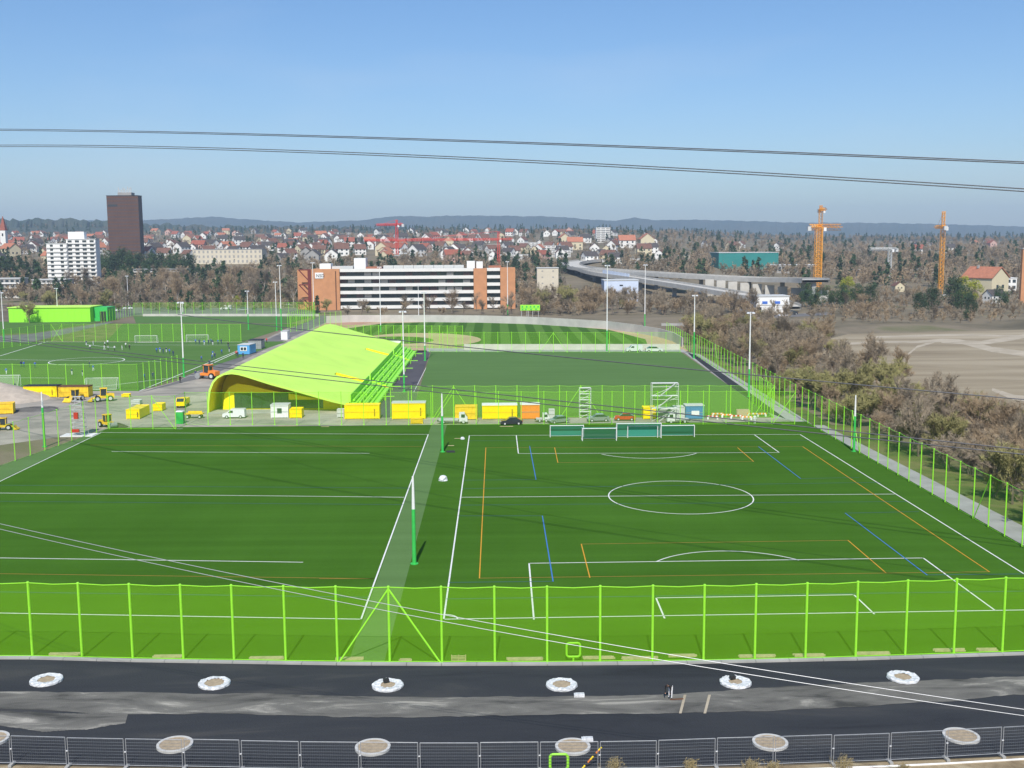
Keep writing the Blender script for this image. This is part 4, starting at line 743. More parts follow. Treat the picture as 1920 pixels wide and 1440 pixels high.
# ------------------------------------------------------------------ cables of the power line
def cable(p3, label, m, r=.03, sep=0, group=None):
    """p3: three (u, v, distance) points, joined by a parabola in the place"""
    A, B_, C_ = [AT(*p) for p in p3]; A0_, C0 = A, C_; L1 = (B_-A).length/((B_-A).length+(C_-B_).length); pts_ = []
    for i in range(-12, 61):
        s = i/48; l0 = (s-L1)*(s-1)/(L1); l1 = s*(s-1)/(L1*(L1-1)); l2 = s*(s-L1)/(1-L1); pts_.append(A*l0+B_*l1+C_*l2)
    b = MB(); b.path(pts_, r, 5); return tag(b.build('power_cable', m), label, 'cable', group)
def trio(l, dl, dm=None, dr=None): return [(l[0][0], l[0][1], dl), (l[1][0], l[1][1], dm), (l[2][0], l[2][1], dr)]
D3 = (166, 110, 86)
for v0, v1, v2, l in [(242, 266, 303.5, 'topmost cable against the sky'), (244.5, 268.5, 306.5, 'second cable just under the topmost one against the sky'), (272, 299, 354, 'third cable from the top against the sky'), (275, 303, 359, 'lowest of the four cables against the sky')]:
    cable([(0, v0, D3[0]), (960, v1, D3[1]), (1920, v2, D3[2])], l, 'cable', .045)
cable([(480, 608, 139), (1100, 673.5, 105), (1920, 749, 86)], 'single dark cable crossing the roof and the middle pitch', 'cable', .05)
cable([(0, 633, 166), (960, 742, 110), (1920, 843, 86)], 'upper dark cable of the pair crossing the containers', 'cable', .05)
cable([(0, 637, 166), (960, 751, 110), (1920, 852, 86)], 'lower dark cable of the pair crossing the containers', 'cable', .05)
cable([(0, 982, 70), (960, 1176, 62), (1920, 1330, 55.5)], 'upper bright cable crossing the near pitches and the road', 'cable_l', .018)
cable([(0, 992, 70), (960, 1189, 62), (1920, 1342, 55.5)], 'lower bright cable crossing the near pitches and the road', 'cable_l', .018)
# ------------------------------------------------------------------ buildings in the middle distance
def block(u0, u1, vt, d, label, wall='wwall', floors=6, cols=6, roofm='lgrey', win='glass', band=None, dpt=14, name='apartment_block', cat='building', vb=None, rz=0, winh=.5, winw=.6, rooftop=None, group=None):
    um = (u0+u1)/2; p = AT(um, vt, d); zt = p.z; zb = tz(p.x, d) if vb is None else AT(um, vb, d).z; p.z = zb; h = zt-zb; w = (u1-u0)*WPX(d)
    t = thing(name, label, cat, p, rz, group); b = MB(); b.box((0, dpt/2, h/2-1), (w, dpt, h+2)); b.build('wall', wall, t); b = MB(); b.box((0, dpt/2, h+.2), (w+.6, dpt+.6, .4)); b.build('roof', roofm, t)
    fh = h/floors
    for i in range(floors):
        z = fh*(i+.55)
        if band: b = MB(); b.box((0, -.35, z-fh*.5+.15), (w*.98, .9, fh*.34)); b.build('balcony_band', band, t)
        for j in range(cols):
            x = -w/2+w*(j+.5)/cols; me = shared(('win', round(w/cols*winw, 2), round(fh*winh, 2), win), lambda: MB().box((0, 0, 0), (w/cols*winw, .16, fh*winh)).mesh('window', win)); mk('window', me, t, (x, -.05, z))
    if rooftop:
        for (x0, x1, hh) in rooftop: b = MB(); b.box((w*(x0+x1)/2, dpt/2, h+hh/2+.3), (w*(x1-x0), dpt*.6, hh)); b.build('rooftop_housing', 'white', t)
    return t
# brick and white office
DO = 545; pL = AT(553, 505, DO); zt = pL.z; ob = thing('office_building', 'long office building with orange brick ends and white balcony bands', 'office building', (AT(760, 505, DO).x, DO, 0)); bx_ = ob.location.x
X = lambda u: AT(u, 505, DO).x-bx_
def obox(u0, u1, y0, y1, z0, z1, name, m, par=ob): b = MB(); b.box(((X(u0)+X(u1))/2, (y0+y1)/2, (z0+z1)/2), (X(u1)-X(u0), y1-y0, z1-z0)); return b.build(name, m, par)
obox(636, 890, 1.5, 16, 0, zt-.5, 'core', 'glass'); obox(912, 940, 1.5, 16, 0, zt-.5, 'core', 'glass')
obox(583, 636.5, -1, 17, 0, zt, 'brick_end', 'redbrick'); obox(553, 583, 6, 17, 0, zt-.4, 'brick_wing', 'redbrick'); obox(888, 912.5, -1, 17, 0, zt-.3, 'brick_tower', 'redbrick'); obox(938, 966, -1, 17, 0, zt, 'brick_end', 'redbrick')
for k in range(6):
    v = 506.5+k*13.8; za, zb_ = AT(700, v-2.6, DO).z, AT(700, v+3.2, DO).z
    obox(637, 887.5, -.2, 1.6, zb_, za, 'balcony_band', 'band'); obox(913, 937.5, -.2, 1.6, zb_, za, 'balcony_band', 'band')
    if k < 5:
        for j in range(16): u = 642+j*15.5; zc = AT(u, v+7, DO).z; b = MB(); b.box((X(u), 1.46, zc), (3.4, .06, 1.6)); b.build('window', random.choice(['glass', 'gwall', 'glass', 'tower']), ob)
obox(628.5, 630.5, -1.06, -1.0, 0, zt-1, 'dark_joint', 'brown')  # narrow brown joint strip down the brick end
sg = obox(591, 606.5, -1.25, -1.02, AT(600, 522, DO).z, AT(600, 511, DO).z, 'sign_panel', 'white')
fc = bpy.data.curves.new('lettering', 'FONT'); fc.body = 'NSD'; fc.size = 2.1; fc.extrude = .03; fo = bpy.data.objects.new('lettering', fc); COL.objects.link(fo); dg = bpy.context.evaluated_depsgraph_get(); lm = bpy.data.meshes.new_from_object(fo.evaluated_get(dg)); bpy.data.objects.remove(fo)
lm.materials.append(M['screen']); lo_ = mk('lettering', lm, sg, (X(593), -1.3, AT(600, 519.5, DO).z)); lo_.rotation_euler = (math.pi/2, 0, 0)
obox(577, 583.5, -1, .5, 0, zt, 'steel_frame', 'steel')
for v in (506, 534, 562): z = AT(570, v, DO).z; b = MB(); b.tube((X(560), -.3, z), (X(578), -.3, z), .3); b.tube((X(560), -.3, z), (X(578), -.3, z-5.2), .3); b.build('steel_strut', 'steel', ob)
for u0, u1, hh, m_ in [(597, 618, 2.6, 'white'), (662, 684, 5.2, 'white'), (684, 714, .9, 'rooforange'), (620, 660, 1.3, 'lgrey'), (875, 890, 3.4, 'white'), (893, 905, 3.1, 'white'), (916, 940, 1.0, 'rooforange')]: obox(u0, u1, 4, 12, zt-.2, zt+hh, 'rooftop_housing', m_)
for k in range(8): u = 718+k*19; obox(u, u+18.4, 2.4, 2.7, zt-.2, zt+1.6, 'parapet_panel', 'lgrey')
# tower, white block of flats etc.
tw = block(200, 258, 367, 1060, 'tall dark brown office tower with antennas on its roof', 'tower', 18, 9, 'dark', 'brown', None, 11, 'office_tower', 'tower', winh=.35, winw=.9)
pt = tw.location; hh_ = AT(229, 367, 1060).z-pt.z
b = MB(); b.box((0, 12, hh_+1.8), (13, 10, 3.2)); b.build('penthouse', 'gwall', tw)
for k in range(9): b = MB(); x = -6+k*1.5; b.tube((x, 8, hh_+3), (x, 8, hh_+6+random.random()*3), .4, n=5); b.build('antenna', 'lgrey', tw)
b = MB(); b.box((-9.5, -.1, AT(210, 385, 1060).z-pt.z), (9, .3, 2)); b.build('louvre', 'carblack', tw)
D7 = 760
wb = block(87, 124, 457, D7, 'white tower block of flats with stacked balconies, tallest on the left', 'wwall', 11, 2, 'lgrey', 'glass', 'band', 8, winw=.3, winh=.5); block(124, 178, 449, D7+3, 'right wing of the white tower block, with dark balcony recesses', 'wwall', 12, 4, 'lgrey', 'glass', 'band', 8, winw=.55, rooftop=[(-.45, .1, 5)])
block(-30, 36, 523, 700, 'low grey block of flats at the left edge', 'gwall', 4, 7, 'lgrey', band='band', rz=.05); block(60, 122, 525, 720, 'low grey flats in front of the white tower block', 'gwall', 4, 7, 'lgrey', band='band')
block(362, 490, 468, 1000, 'long pale hall with a flat grey roof behind the bare trees', 'beige', 3, 16, 'grey', 'gwall', None, 20, 'hall', 'hall', winw=.4)
block(250, 350, 505, 830, 'low flats with dark windows behind the dark trees', 'gwall', 4, 10, 'grey', band='band')
block(1118, 1144, 427, 1480, 'small white high rise standing on the far skyline', 'wwall', 7, 3, 'white', 'gwall', 'band', 14, winw=.8)
block(1007, 1047, 503, 640, 'beige blank house among bare trees right of the office', 'beige', 5, 2, 'lgrey', 'gwall', None, 10, 'house', 'house', winw=.15, winh=.2)
wh = block(1133, 1197, 526, 600, 'pale bluish industrial building below the flyover', 'bluew', 2, 1, 'lgrey', 'dark', None, 16, 'warehouse', 'warehouse', winw=.1, winh=.12)
ws = block(1418, 1480, 556, 500, 'white warehouse with blue signs beside the road on the right', 'white', 1, 1, 'lgrey', 'dark', None, 12, 'warehouse', 'warehouse', winw=.02, winh=.05)
for x in (-3.6, 2.2): b = MB(); b.box((x, -.12, 4.6), (2.4, .1, 1.2)); b.build('blue_sign', 'bluesign', ws)
b = MB(); b.box((0, -.1, 3.4), (14.5, .1, .2)); b.build('cornice', 'gwall', ws); b = MB(); b.box((-6.0, -.1, 1.3), (1.8, .1, 2.4)); b.build('door', 'dark', ws)
block(1348, 1460, 474, 960, 'long teal green industrial hall on the right', 'teal', 1, 3, 'lgrey', 'teal', None, 40, 'hall', 'hall', winw=.02, winh=.1)
block(1445, 1540, 497, 900, 'flat roofed road depot behind the orange crane', 'gwall', 1, 14, 'white', 'glass', None, 14, 'depot', 'building', winw=.7, winh=.5); block(1610, 1760, 506, 850, 'long low open roofed building between the two orange cranes', 'gwall', 2, 22, 'lgrey', 'dark', None, 14, 'building', 'building', winw=.7, winh=.4)
block(1877, 1907, 522, 700, 'white shed roof building near the right edge', 'wwall', 2, 3, 'white', 'glass', None, 12, 'shed', 'shed')
for u0, u1, vt, d, l in [(885, 960, 463, 1450, 'white terraced flats left of the red crane mast'), (960, 1010, 455, 1300, 'white stepped flats right of the red crane mast'), (1000, 1058, 461, 1200, 'pale flats behind the beige blank house'), (700, 800, 472, 1250, 'long flat roofed block behind the office roof'), (820, 880, 474, 1150, 'grey flats behind the right half of the office'), (640, 720, 470, 1350, 'low white block behind the office roof on the left'), (1030, 1070, 470, 1100, 'white flats beside the start of the flyover'), (1240, 1300, 480, 1050, 'low building behind the flyover in the trees'), (0, 60, 505, 900, 'brown grey flats on the far left behind the trees'), (755, 805, 439, 2000, 'large white hall on the slope beyond the red crane'), (900, 990, 478, 1050, 'long low flats right behind the brick tower'), (1130, 1240, 486, 1000, 'row of low white workshops beyond the flyover')]:
    block(u0, u1, vt, d, l, random.choice(['wwall', 'wwall', 'cream', 'gwall']), 4, 7, 'lgrey', 'gwall', 'band', 12, winw=.75)
# gabled houses: prototypes then copies
def house_meshes(w, dd, h, rh, wall, roof, win_n=3):
    a = MB().box((0, 0, h/2-1), (w, dd, h+2)); a.add([(-w/2, -dd/2, h), (-w/2, dd/2, h), (-w/2, 0, h+rh)], [(0, 2, 1)]); a.add([(w/2, -dd/2, h), (w/2, dd/2, h), (w/2, 0, h+rh)], [(0, 1, 2)])
    wm = a.mesh('house_wall', wall); e = .5; r = MB()
    for s in (-1, 1):
        r.add([(-w/2-e, s*(dd/2+e), h-.35), (w/2+e, s*(dd/2+e), h-.35), (w/2+e, 0, h+rh+.12), (-w/2-e, 0, h+rh+.12), (-w/2-e, s*(dd/2+e), h-.1), (w/2+e, s*(dd/2+e), h-.1), (w/2+e, 0, h+rh+.4), (-w/2-e, 0, h+rh+.4)], [(0, 1, 2, 3), (4, 7, 6, 5), (0, 4, 5, 1), (0, 3, 7, 4), (1, 5, 6, 2)])
    rm = r.mesh('house_roof', roof); cm = MB().box((w*.2, dd*.1, h+rh+.3), (.8, .8, 1.4)).mesh('chimney', 'conc2')
    return wm, rm, cm
winm = MB().box((0, 0, 0), (1.3, .14, 1.4)).mesh('house_window', 'glass'); HP = []
kinds = [('wwall', 'roofred', 'white gabled house with a red tiled roof'), ('wwall', 'roofbrown', 'white gabled house with a brown roof'), ('cream', 'roofbrown', 'cream gabled house with a brown roof'), ('wwall', 'roofdark', 'white gabled house with a dark roof'), ('pink', 'roofred', 'pink gabled house with a red roof'), ('cream', 'rooforange', 'cream gabled house with an orange roof'), ('wwall', 'rooforange', 'white gabled house with an orange roof'), ('gwall', 'roofdark', 'grey gabled house with a dark roof')]
for wall, roof, lab in kinds:
    w, dd, h, rh = random.choice([(13, 10, 6.2, 3.8), (15, 11, 8, 4.2), (11, 10, 5.6, 4.2)]); wm, rm, cm = house_meshes(w, dd, h, rh, wall, roof)
    t = thing('house', lab, 'house', (0, 0, 0), 0, 'gabled houses in the town'); mk('wall', wm, t); rr_ = mk('roof', rm, t); mk('chimney', cm, rr_)
    for i in range(3):
        for z in (1.8, 4.6): mk('window', winm, t, (-w/2+w*(i+.5)/3, -dd/2-.04, z))
    for y in (-1.8, 1.8):
        q = mk('window', winm, t, (-w/2-.04, y, 4.2)); q.rotation_euler.z = math.pi/2; q = mk('window', winm, t, (w/2+.04, y, 4.2)); q.rotation_euler.z = math.pi/2
    HP.append(t)
spots = []
def try_house(u, d, md=17):
    x = AT(u, 460, d).x
    if all((x-a)**2+(d-c)**2 > md*md for a, c in spots): spots.append((x, d)); return True
    return False
hr = random.Random(3)
tries = 0
while len(spots) < 285 and tries < 9000:
    tries += 1; d = hr.choice([hr.uniform(1000, 1300), hr.uniform(1150, 1700), hr.uniform(1600, 2300)]); u = hr.uniform(-60, 1240)
    if u > 1240-((d-1000)/1300)*140 and d > 1500: continue
    if 195 < u < 262 and d < 1060: continue
    try_house(u, d, 19 if d < 1400 else 26)
for _ in range(16): try_house(hr.uniform(1300, 1900), hr.uniform(1300, 1900), 25)
firsts = set()
for i, (x, d) in enumerate(spots):
    k = hr.choices(range(8), [3, 5, 2, 5, 1, 1, 1, 3])[0]; z = tz(x, d); rz = hr.choice([0, math.pi/2, .4, -.5, .9, 1.2])+hr.uniform(-.15, .15); s = hr.uniform(.85, 1.2)
    row = 'front row' if d < 1150 else 'second row' if d < 1300 else 'middle row' if d < 1500 else 'upper row' if d < 1800 else 'highest row'
    size = 'small ' if s < .96 else 'large ' if s > 1.1 else ''
    lb = size+kinds[k][2]+' '+near_words(x, d)+', '+row
    if k not in firsts: firsts.add(k); HP[k].location = (x, d, z); HP[k].rotation_euler.z = rz; HP[k].scale = (s,)*3; HP[k]['label'] = lb
    else: dup(HP[k], (x, d, z), rz, lb, s)
for k in range(8):
    if k not in firsts: HP[k].location = (200+k*30, 1500, tz(200+k*30, 1500))
def special_house(u, vt, d, k, rz, s, label):
    p = AT(u, vt, d); z = tz(p.x, d); o = dup(HP[k], (p.x, d, z), rz, label, s); 
    if 'group' in o: del o['group']
    return o
o = special_house(1848, 512, 640, 5, math.pi/2+.5, 1.35, 'large pale yellow gabled house with two small windows near the right edge'); special_house(1684, 520, 700, 2, math.pi/2, .6, 'tiny cream gable showing between the trees on the right'); special_house(1175, 447, 1350, 6, 0, 1.5, 'orange roofed long house on the hill above the flyover'); special_house(1212, 452, 1340, 5, math.pi/2, 1.5, 'cream gabled house with orange roof right above the flyover')
special_house(1865, 545, 560, 3, .3, .7, 'small white house below the yellow house on the right'); special_house(640, 455, 1130, 1, .2, 1.3, 'broad white house with brown roof above the grove')
# church
pc = AT(8, 455, 1250); t = thing('church', 'church with a slim red spire at the left edge', 'church', (pc.x, 1250, tz(pc.x, 1250))); z0 = t.location.z; hz = AT(8, 432, 1250).z-z0; ht = AT(8, 405, 1250).z-z0
b = MB(); b.box((0, 0, hz/2), (6, 6, hz)); b.build('tower', 'wwall', t); b = MB(); b.box((0, 0, (hz+ht)/2), (6.6, 6.6, ht-hz), taper=.04); b.build('spire', 'roofred', t); b = MB(); b.box((-12, 2, 5), (20, 12, 10)); b.build('nave', 'wwall', t); b = MB(); b.box((-12, 2, 12.5), (21, 13, 5), taper=.3); b.build('nave_roof', 'roofred', t); b = MB(); b.box((0, -3.1, hz*.8), (1.6, .2, 3)); b.build('belfry_opening', 'dark', t)
# ------------------------------------------------------------------ cranes
def lattice(b, p, q, w, n, r):
    p = Vector(p); q = Vector(q); a = (q-p).normalized(); u = a.orthogonal().normalized() if abs(a.z) < .9 else Vector((1, 0, 0)); v = a.cross(u).normalized(); cs = [(u*sx+v*sy)*w/2 for sx, sy in ((-1, -1), (1, -1), (1, 1), (-1, 1))]
    for c in cs: b.tube(p+c, q+c, r, r, 4, cap=False)
    for i in range(n):
        A = p.lerp(q, i/n); B2 = p.lerp(q, (i+1)/n)
        for k in range(4): b.tube(A+cs[k], B2+cs[(k+1) % 4], r*.6, r*.6, 3, cap=False); b.tube(A+cs[k], A+cs[(k+1) % 4], r*.6, r*.6, 3, cap=False)
def crane(u, vb, vj, vt, d, m, label, jib=(0, 0), cj=0, mw=1.8, jv=(0, 0), r=.16):
    p = AT(u, vb, d); p.z = min(p.z, tz(p.x, d)) if vb > 480 else p.z; t = thing('tower_crane', label, 'crane', p); hj = AT(u, vj, d).z-p.z; ht = AT(u, vt, d).z-p.z
    b = MB(); lattice(b, (0, 0, 0), (0, 0, hj), mw, max(6, int(hj/2.2)), r); b.build('mast', m, t); b = MB(); b.box((0, 0, .5), (mw*2.5, mw*2.5, 1.2)); b.build('base', 'conc2', t)
    b = MB(); lattice(b, (0, 0, hj), (0, 0, ht), mw*.7, 4, r); b.build('apex', m, t)
    jx, jy = jib
    b = MB(); lattice(b, (0, 0, hj), (jx, jy, hj), mw*.7, max(6, int(math.hypot(jx, jy)/2.5)), r*.8); b.build('jib', m, t); 
    L_ = math.hypot(jx, jy) or 1; c = Vector((-jx/L_*cj, -jy/L_*cj, hj)); b = MB(); lattice(b, (0, 0, hj), c, mw*.7, 4, r*.8); b.build('counter_jib', m, t)
    b = MB(); b.box(c-Vector((0, 0, .8)), (2.0, 2.0, 2.4)); b.build('counterweight', 'lgrey', t); b = MB(); b.box((mw*.8, -mw*.6, hj-1.2), (1.5, 1.5, 2)); b.build('cab', 'white', t)
    b = MB(); b.tube((0, 0, ht), (jx*.7, jy*.7, hj+.6), r*.5, n=3); b.tube((0, 0, ht), c, r*.5, n=3); b.build('tie_bar', m, t); return t
crane(1533, 517, 426, 421, 620, 'craneo', 'thick orange tower crane with its short jib level, left of the pair', (14, 5), 6.5, 3.4, r=.2)
crane(1536, 505, 393, 385, 720, 'craneo', 'tall slim orange crane standing behind the thick orange crane', (.2, -10), 3, 2.0, r=.15)
crane(1764, 525, 425, 396, 640, 'craneo', 'slim orange tower crane, right of the pair', (1, 14), 4, 2.0, r=.16)
crane(745, 480, 421, 412, 950, 'craner', 'red tower crane in the middle with its jib pointing left', (-19, 14), 7, 2.0, r=.2)
crane(935, 497, 449, 434, 900, 'craner', 'red tower crane with a very long low jib to the left', (-112, 20), 12, 2.0, r=.18)
crane(1667, 512, 467, 464, 800, 'lgrey', 'pale grey tower crane between the orange ones', (-17, -6), 6, 2.2, r=.24)
p = AT(1916, 545, 560); t = thing('chimney', 'slim brick chimney at the right picture edge', 'chimney', (p.x, 560, 0)); b = MB(); b.box((0, 0, AT(1916, 467, 560).z/2), (1.9, 1.9, AT(1916, 467, 560).z), taper=.9); b.build('stack', 'redbrick', t); b = MB(); b.box((0, 0, AT(1916, 466, 560).z), (2.3, 2.3, .4)); b.build('cap', 'lgrey', t)
# ------------------------------------------------------------------ flyover
def ribbon(ctrl, width, thick, n=60):
    P = [AT(u, v, d) for u, v, d in ctrl]; out = []
    for i in range(len(P)-1):
        p0, p1, p2, p3 = P[max(0, i-1)], P[i], P[i+1], P[min(len(P)-1, i+2)]
        for k in range(8):
            t = k/8; out.append(.5*((2*p1)+(p2-p0)*t+(2*p0-5*p1+4*p2-p3)*t*t+(3*p1-p0-3*p2+p3)*t**3))
    out.append(P[-1]); return out
def road_bridge(label, ctrl, width, pier=True, wallm='concrete', ptop=1.0):
    c = ribbon(ctrl, width, 1); o = c[0].copy(); t = thing('flyover', label, 'flyover', (o.x, o.y, 0)); b = MB(); n = len(c); rows = []
    for i, p in enumerate(c):
        d = (c[min(n-1, i+1)]-c[max(0, i-1)]); d.z = 0; d.normalize(); s = Vector((-d.y, d.x, 0))*width/2
        for q, z in ((s, 0), (-s, 0), (-s, -1.3), (s, -1.3)): b.v.append((p.x+q.x-o.x, p.y+q.y-o.y, p.z+z))
    b.f = [(4*i+k, 4*i+(k+1) % 4, 4*i+4+(k+1) % 4, 4*i+4+k) for i in range(n-1) for k in range(4)]; b.m = [0]*len(b.f); b.build('deck', 'concrete', t)
    for sg_ in (-1, 1):
        b = MB()
        for i, p in enumerate(c):
            d = (c[min(n-1, i+1)]-c[max(0, i-1)]); d.z = 0; d.normalize(); s = Vector((-d.y, d.x, 0))*sg_*(width/2+.1); s2 = s*1.04
            for q, z in ((s, -1.5), (s, ptop), (s2, ptop), (s2, -1.5)): b.v.append((p.x+q.x-o.x, p.y+q.y-o.y, p.z+z))
        b.f = [(4*i+k, 4*i+(k+1) % 4, 4*i+4+(k+1) % 4, 4*i+4+k) for i in range(n-1) for k in range(4)]; b.m = [0]*len(b.f); b.build('parapet', wallm, t)
    if pier:
        for i in range(2, n-1, 5):
            p = c[i]; zb = tz(p.x, p.y)
            if p.z-1.4 > zb+1: b = MB(); b.box((p.x-o.x, p.y-o.y, (zb+p.z-1.4)/2), (2.2, 2.2, p.z-1.4-zb)); b.build('pier', 'conc2', t)
    return t
f1 = road_bridge('upper concrete flyover curving down to the right over the trees', [(1180, 487, 1050), (1110, 488, 1010), (1070, 494, 930), (1090, 502, 850), (1160, 508, 780), (1280, 516, 700), (1420, 523, 640), (1500, 524, 600), (1530, 525, 580)], 15)
f2 = road_bridge('lower ramp with pale noise barriers branching off the flyover', [(1086, 501, 860), (1120, 511, 790), (1190, 521, 720), (1290, 536, 630), (1370, 549, 570), (1440, 562, 530), (1480, 575, 500)], 11, wallm='concrete')
for u0, u1, v0, v1 in [(1130, 1180, 508, 516), (1180, 1255, 515, 527)]:
    a = AT(u0, v0, 765); c = AT(u1, v1, 700 if u1 > 1200 else 730); t = thing('noise_barrier', 'pale blue noise barrier on the ramp, %s stretch' % ('left' if u0 < 1150 else 'right'), 'noise barrier', (a.x, a.y, 0)); b = MB(); n = 8
    for k in range(n): p = a.lerp(c, k/n); q = a.lerp(c, (k+.97)/n); d = q-p; b = MB(); b.box(((p.x+q.x)/2-a.x, (p.y+q.y)/2-a.y, (p.z+q.z)/2-.5), (math.hypot(d.x, d.y), .25, 2.8), math.atan2(d.y, d.x)); b.build('panel', 'bluew', t)
a = AT(1240, 540, 640); a = G(1325, 545); 
t = thing('retaining_wall', 'long grey concrete retaining wall below the upper flyover', 'wall', (AT(1322, 530, 660).x, 660, 0)); ww_ = (1500-1325)*WPX(620)
for k in range(10): b = MB(); b.box((ww_*(k+.5)/10, -k*8, 5.0-k*.22), (ww_/10-.05, 1, 10-k*.45)); b.build('wall_panel', 'concrete', t)
poly('slip_road', [(1380, 580), (1440, 572), (1490, 566), (1560, 560), (1640, 560), (1640, 566), (1500, 574), (1440, 582), (1380, 588)], .01, 'asphalt_grey'); poly('slip_road', [(1420, 592), (1560, 585), (1560, 590), (1420, 598)], .01, 'asphalt_grey')
for u, v, l, pm in [(1140, 499, 'red', 'carblack')][:0]: pass
cr = random.Random(11)
for u, v, d, l, pm, k in [(1427, 516, 630, 'red truck-like van low on the retaining wall road', 'red', 'van'), (1198, 499, 772, 'yellow van driving on the upper flyover', 'yellow', 'van'), (1258, 511, 716, 'dark car on the upper flyover', 'carblack', 'car')]:
    pass
for k, (u, v, l, pm) in enumerate([(205, 580, 'silver car at the left end of the far car park', 'silver'), (216, 584, 'white car in the far car park near the lime hall', 'carwhite'), (240, 580, 'white car beside the thin mast in the far car park', 'carwhite'), (455, 583, 'silver car behind the farthest lime fence', 'silver'), (328, 581, 'dark car among bushes behind the farthest fence', 'carblack'), (188, 601, 'white car on the path beside the lime hall', 'carwhite'), (535, 573, 'white car left of the office building', 'carwhite'), (1405, 598, 'silver car left of the white warehouse', 'silver'), (1470, 594, 'white car right of the warehouse doors', 'carwhite'), (1485, 590, 'dark car right of the white warehouse', 'carblack')]):
    car(G(u, v), cr.uniform(-.2, .2), l, pm, 'car', 1.15)
car(G(424, 581), 0, 'white van behind the farthest lime fence', 'carwhite', 'van', 1.25); car(G(1392, 571), .3, 'red van beside the slip road', 'red', 'van', 1.2)
# ------------------------------------------------------------------ trees
def bare_tree(seed, h, spread, levels=4, twigs=900, tw=.05, trunk_m='bark', twig_m='twig', n0=5, crown_lo=.25, bushy=False):
    rg = random.Random(seed); tb = MB(); cb = MB(); tips = []
    def grow(p, d, L, r, lv):
        q = p+d*L; (tb if lv < 2 else cb).tube(p, q, r, r*.62, 5 if lv < 2 else 3, cap=False)
        if lv >= levels: tips.append((q, d, L)); return
        for k in range(rg.choice([2, 3, 3]) if lv else n0):
            nd = (d+Vector((rg.gauss(0, spread), rg.gauss(0, spread), rg.gauss(.12, .22)))).normalized(); st = p.lerp(q, rg.uniform(.45, 1)) if k else q
            grow(st, nd, L*rg.uniform(.6, .85), r*rg.uniform(.45, .62), lv+1)
            tips.append((st, nd, L))
    if bushy:
        for k in range(5): grow(Vector((rg.uniform(-.4, .4), rg.uniform(-.4, .4), 0)), Vector((rg.gauss(0, .3), rg.gauss(0, .3), 1)).normalized(), h*.26, h*.012, 1)
    else: grow(Vector((0, 0, 0)), Vector((rg.gauss(0, .03), rg.gauss(0, .03), 1)).normalized(), h*.33, h*.019, 0)
    for k in range(twigs):
        p, d, L = rg.choice(tips); p = p+Vector((rg.gauss(0, .3), rg.gauss(0, .3), rg.gauss(0, .3)))*h*.04
        nd = (d+Vector((rg.gauss(0, .7), rg.gauss(0, .7), rg.gauss(.25, .6)))).normalized(); q = p+nd*h*rg.uniform(.06, .14); s = nd.orthogonal().normalized()*tw*rg.uniform(.6, 1.2)
        if q.z < .2: continue
        cb.add([p-s, p+s, q], [(0, 1, 2)])
    return tb.mesh('trunk', trunk_m), cb.mesh('crown', twig_m)
def leafy_tree(seed, h, rx, rz_, n, leaf, m, lo=.2, cone=False):
    rg = random.Random(seed); tb = MB(); tb.tube((0, 0, 0), (0, 0, h*.7), h*.022, h*.01, 6)
    for k in range(9): z = h*rg.uniform(lo, .75); a = rg.uniform(0, 6.28); tb.tube((0, 0, z), (math.cos(a)*rx*.6, math.sin(a)*rx*.6, z+h*.08), h*.008, h*.003, 4)
    cb = MB(); cl = []
    for k in range(26):
        f = rg.random(); a = rg.uniform(0, 6.28); z = h*(lo+(1-lo)*f); R = rx*((1-f)*.95+.06 if cone else math.sqrt(max(0, 1-(2*f-1)**2))*.75+.05); cl.append((Vector((R*math.cos(a)*rg.uniform(.3, 1), R*math.sin(a)*rg.uniform(.3, 1), z)), rx*rg.uniform(.22, .42)*(1.15-f*.6 if cone else 1)))
    for k in range(n):
        c, r = rg.choice(cl); v = Vector((rg.gauss(0, 1), rg.gauss(0, 1), rg.gauss(0, .8))).normalized()*r*rg.uniform(.6, 1.05); p = c+v; nn = Vector((rg.gauss(0, 1), rg.gauss(0, 1), rg.gauss(0, 1))).normalized(); u = nn.orthogonal().normalized()*leaf*rg.uniform(.6, 1.3); w = nn.cross(u).normalized()*leaf*rg.uniform(.5, 1.1)
        cb.add([p-u, p+w, p+u], [(0, 1, 2)])
    return tb.mesh('trunk', 'bark'), cb.mesh('crown', m)
TK = {}
def kind_tree(key, variants, name, labels, cat): TK[key] = (variants, name, labels, cat)
kind_tree('bare', [bare_tree(s, 10, .42, 4, 1500, .045, twig_m=m) for s, m in ((1, 'twig'), (2, 'twig2'), (3, 'twig'), (4, 'twig2'))], 'bare_tree', 'leafless brown tree', 'tree')
kind_tree('bush', [bare_tree(s, 8, .5, 4, 1900, .045, twig_m=m, bushy=True) for s, m in ((11, 'twig'), (12, 'twig2'), (13, 'twig3'), (14, 'twig'))], 'bare_shrub', 'leafless brown shrub', 'shrub')
kind_tree('poplar', [bare_tree(s, 16, .2, 4, 1300, .06, 'bark_l', m, 6) for s, m in ((21, 'twig'), (22, 'twig2'))], 'bare_poplar', 'tall slim leafless tree', 'tree')
kind_tree('bud', [bare_tree(31, 9, .45, 4, 2200, .07, twig_m='twig3')], 'budding_tree', 'olive budding tree', 'tree')
kind_tree('willow', [leafy_tree(41, 10, 4.2, 5, 2400, .28, 'leafy')], 'spring_tree', 'yellow green tree in fresh leaf', 'tree')
kind_tree('ever', [leafy_tree(51, 12, 3.0, 6, 2600, .3, 'ever', .08, True), leafy_tree(52, 12, 3.6, 6, 2600, .32, 'ever2', .1, True)], 'conifer', 'dark green conifer', 'tree')
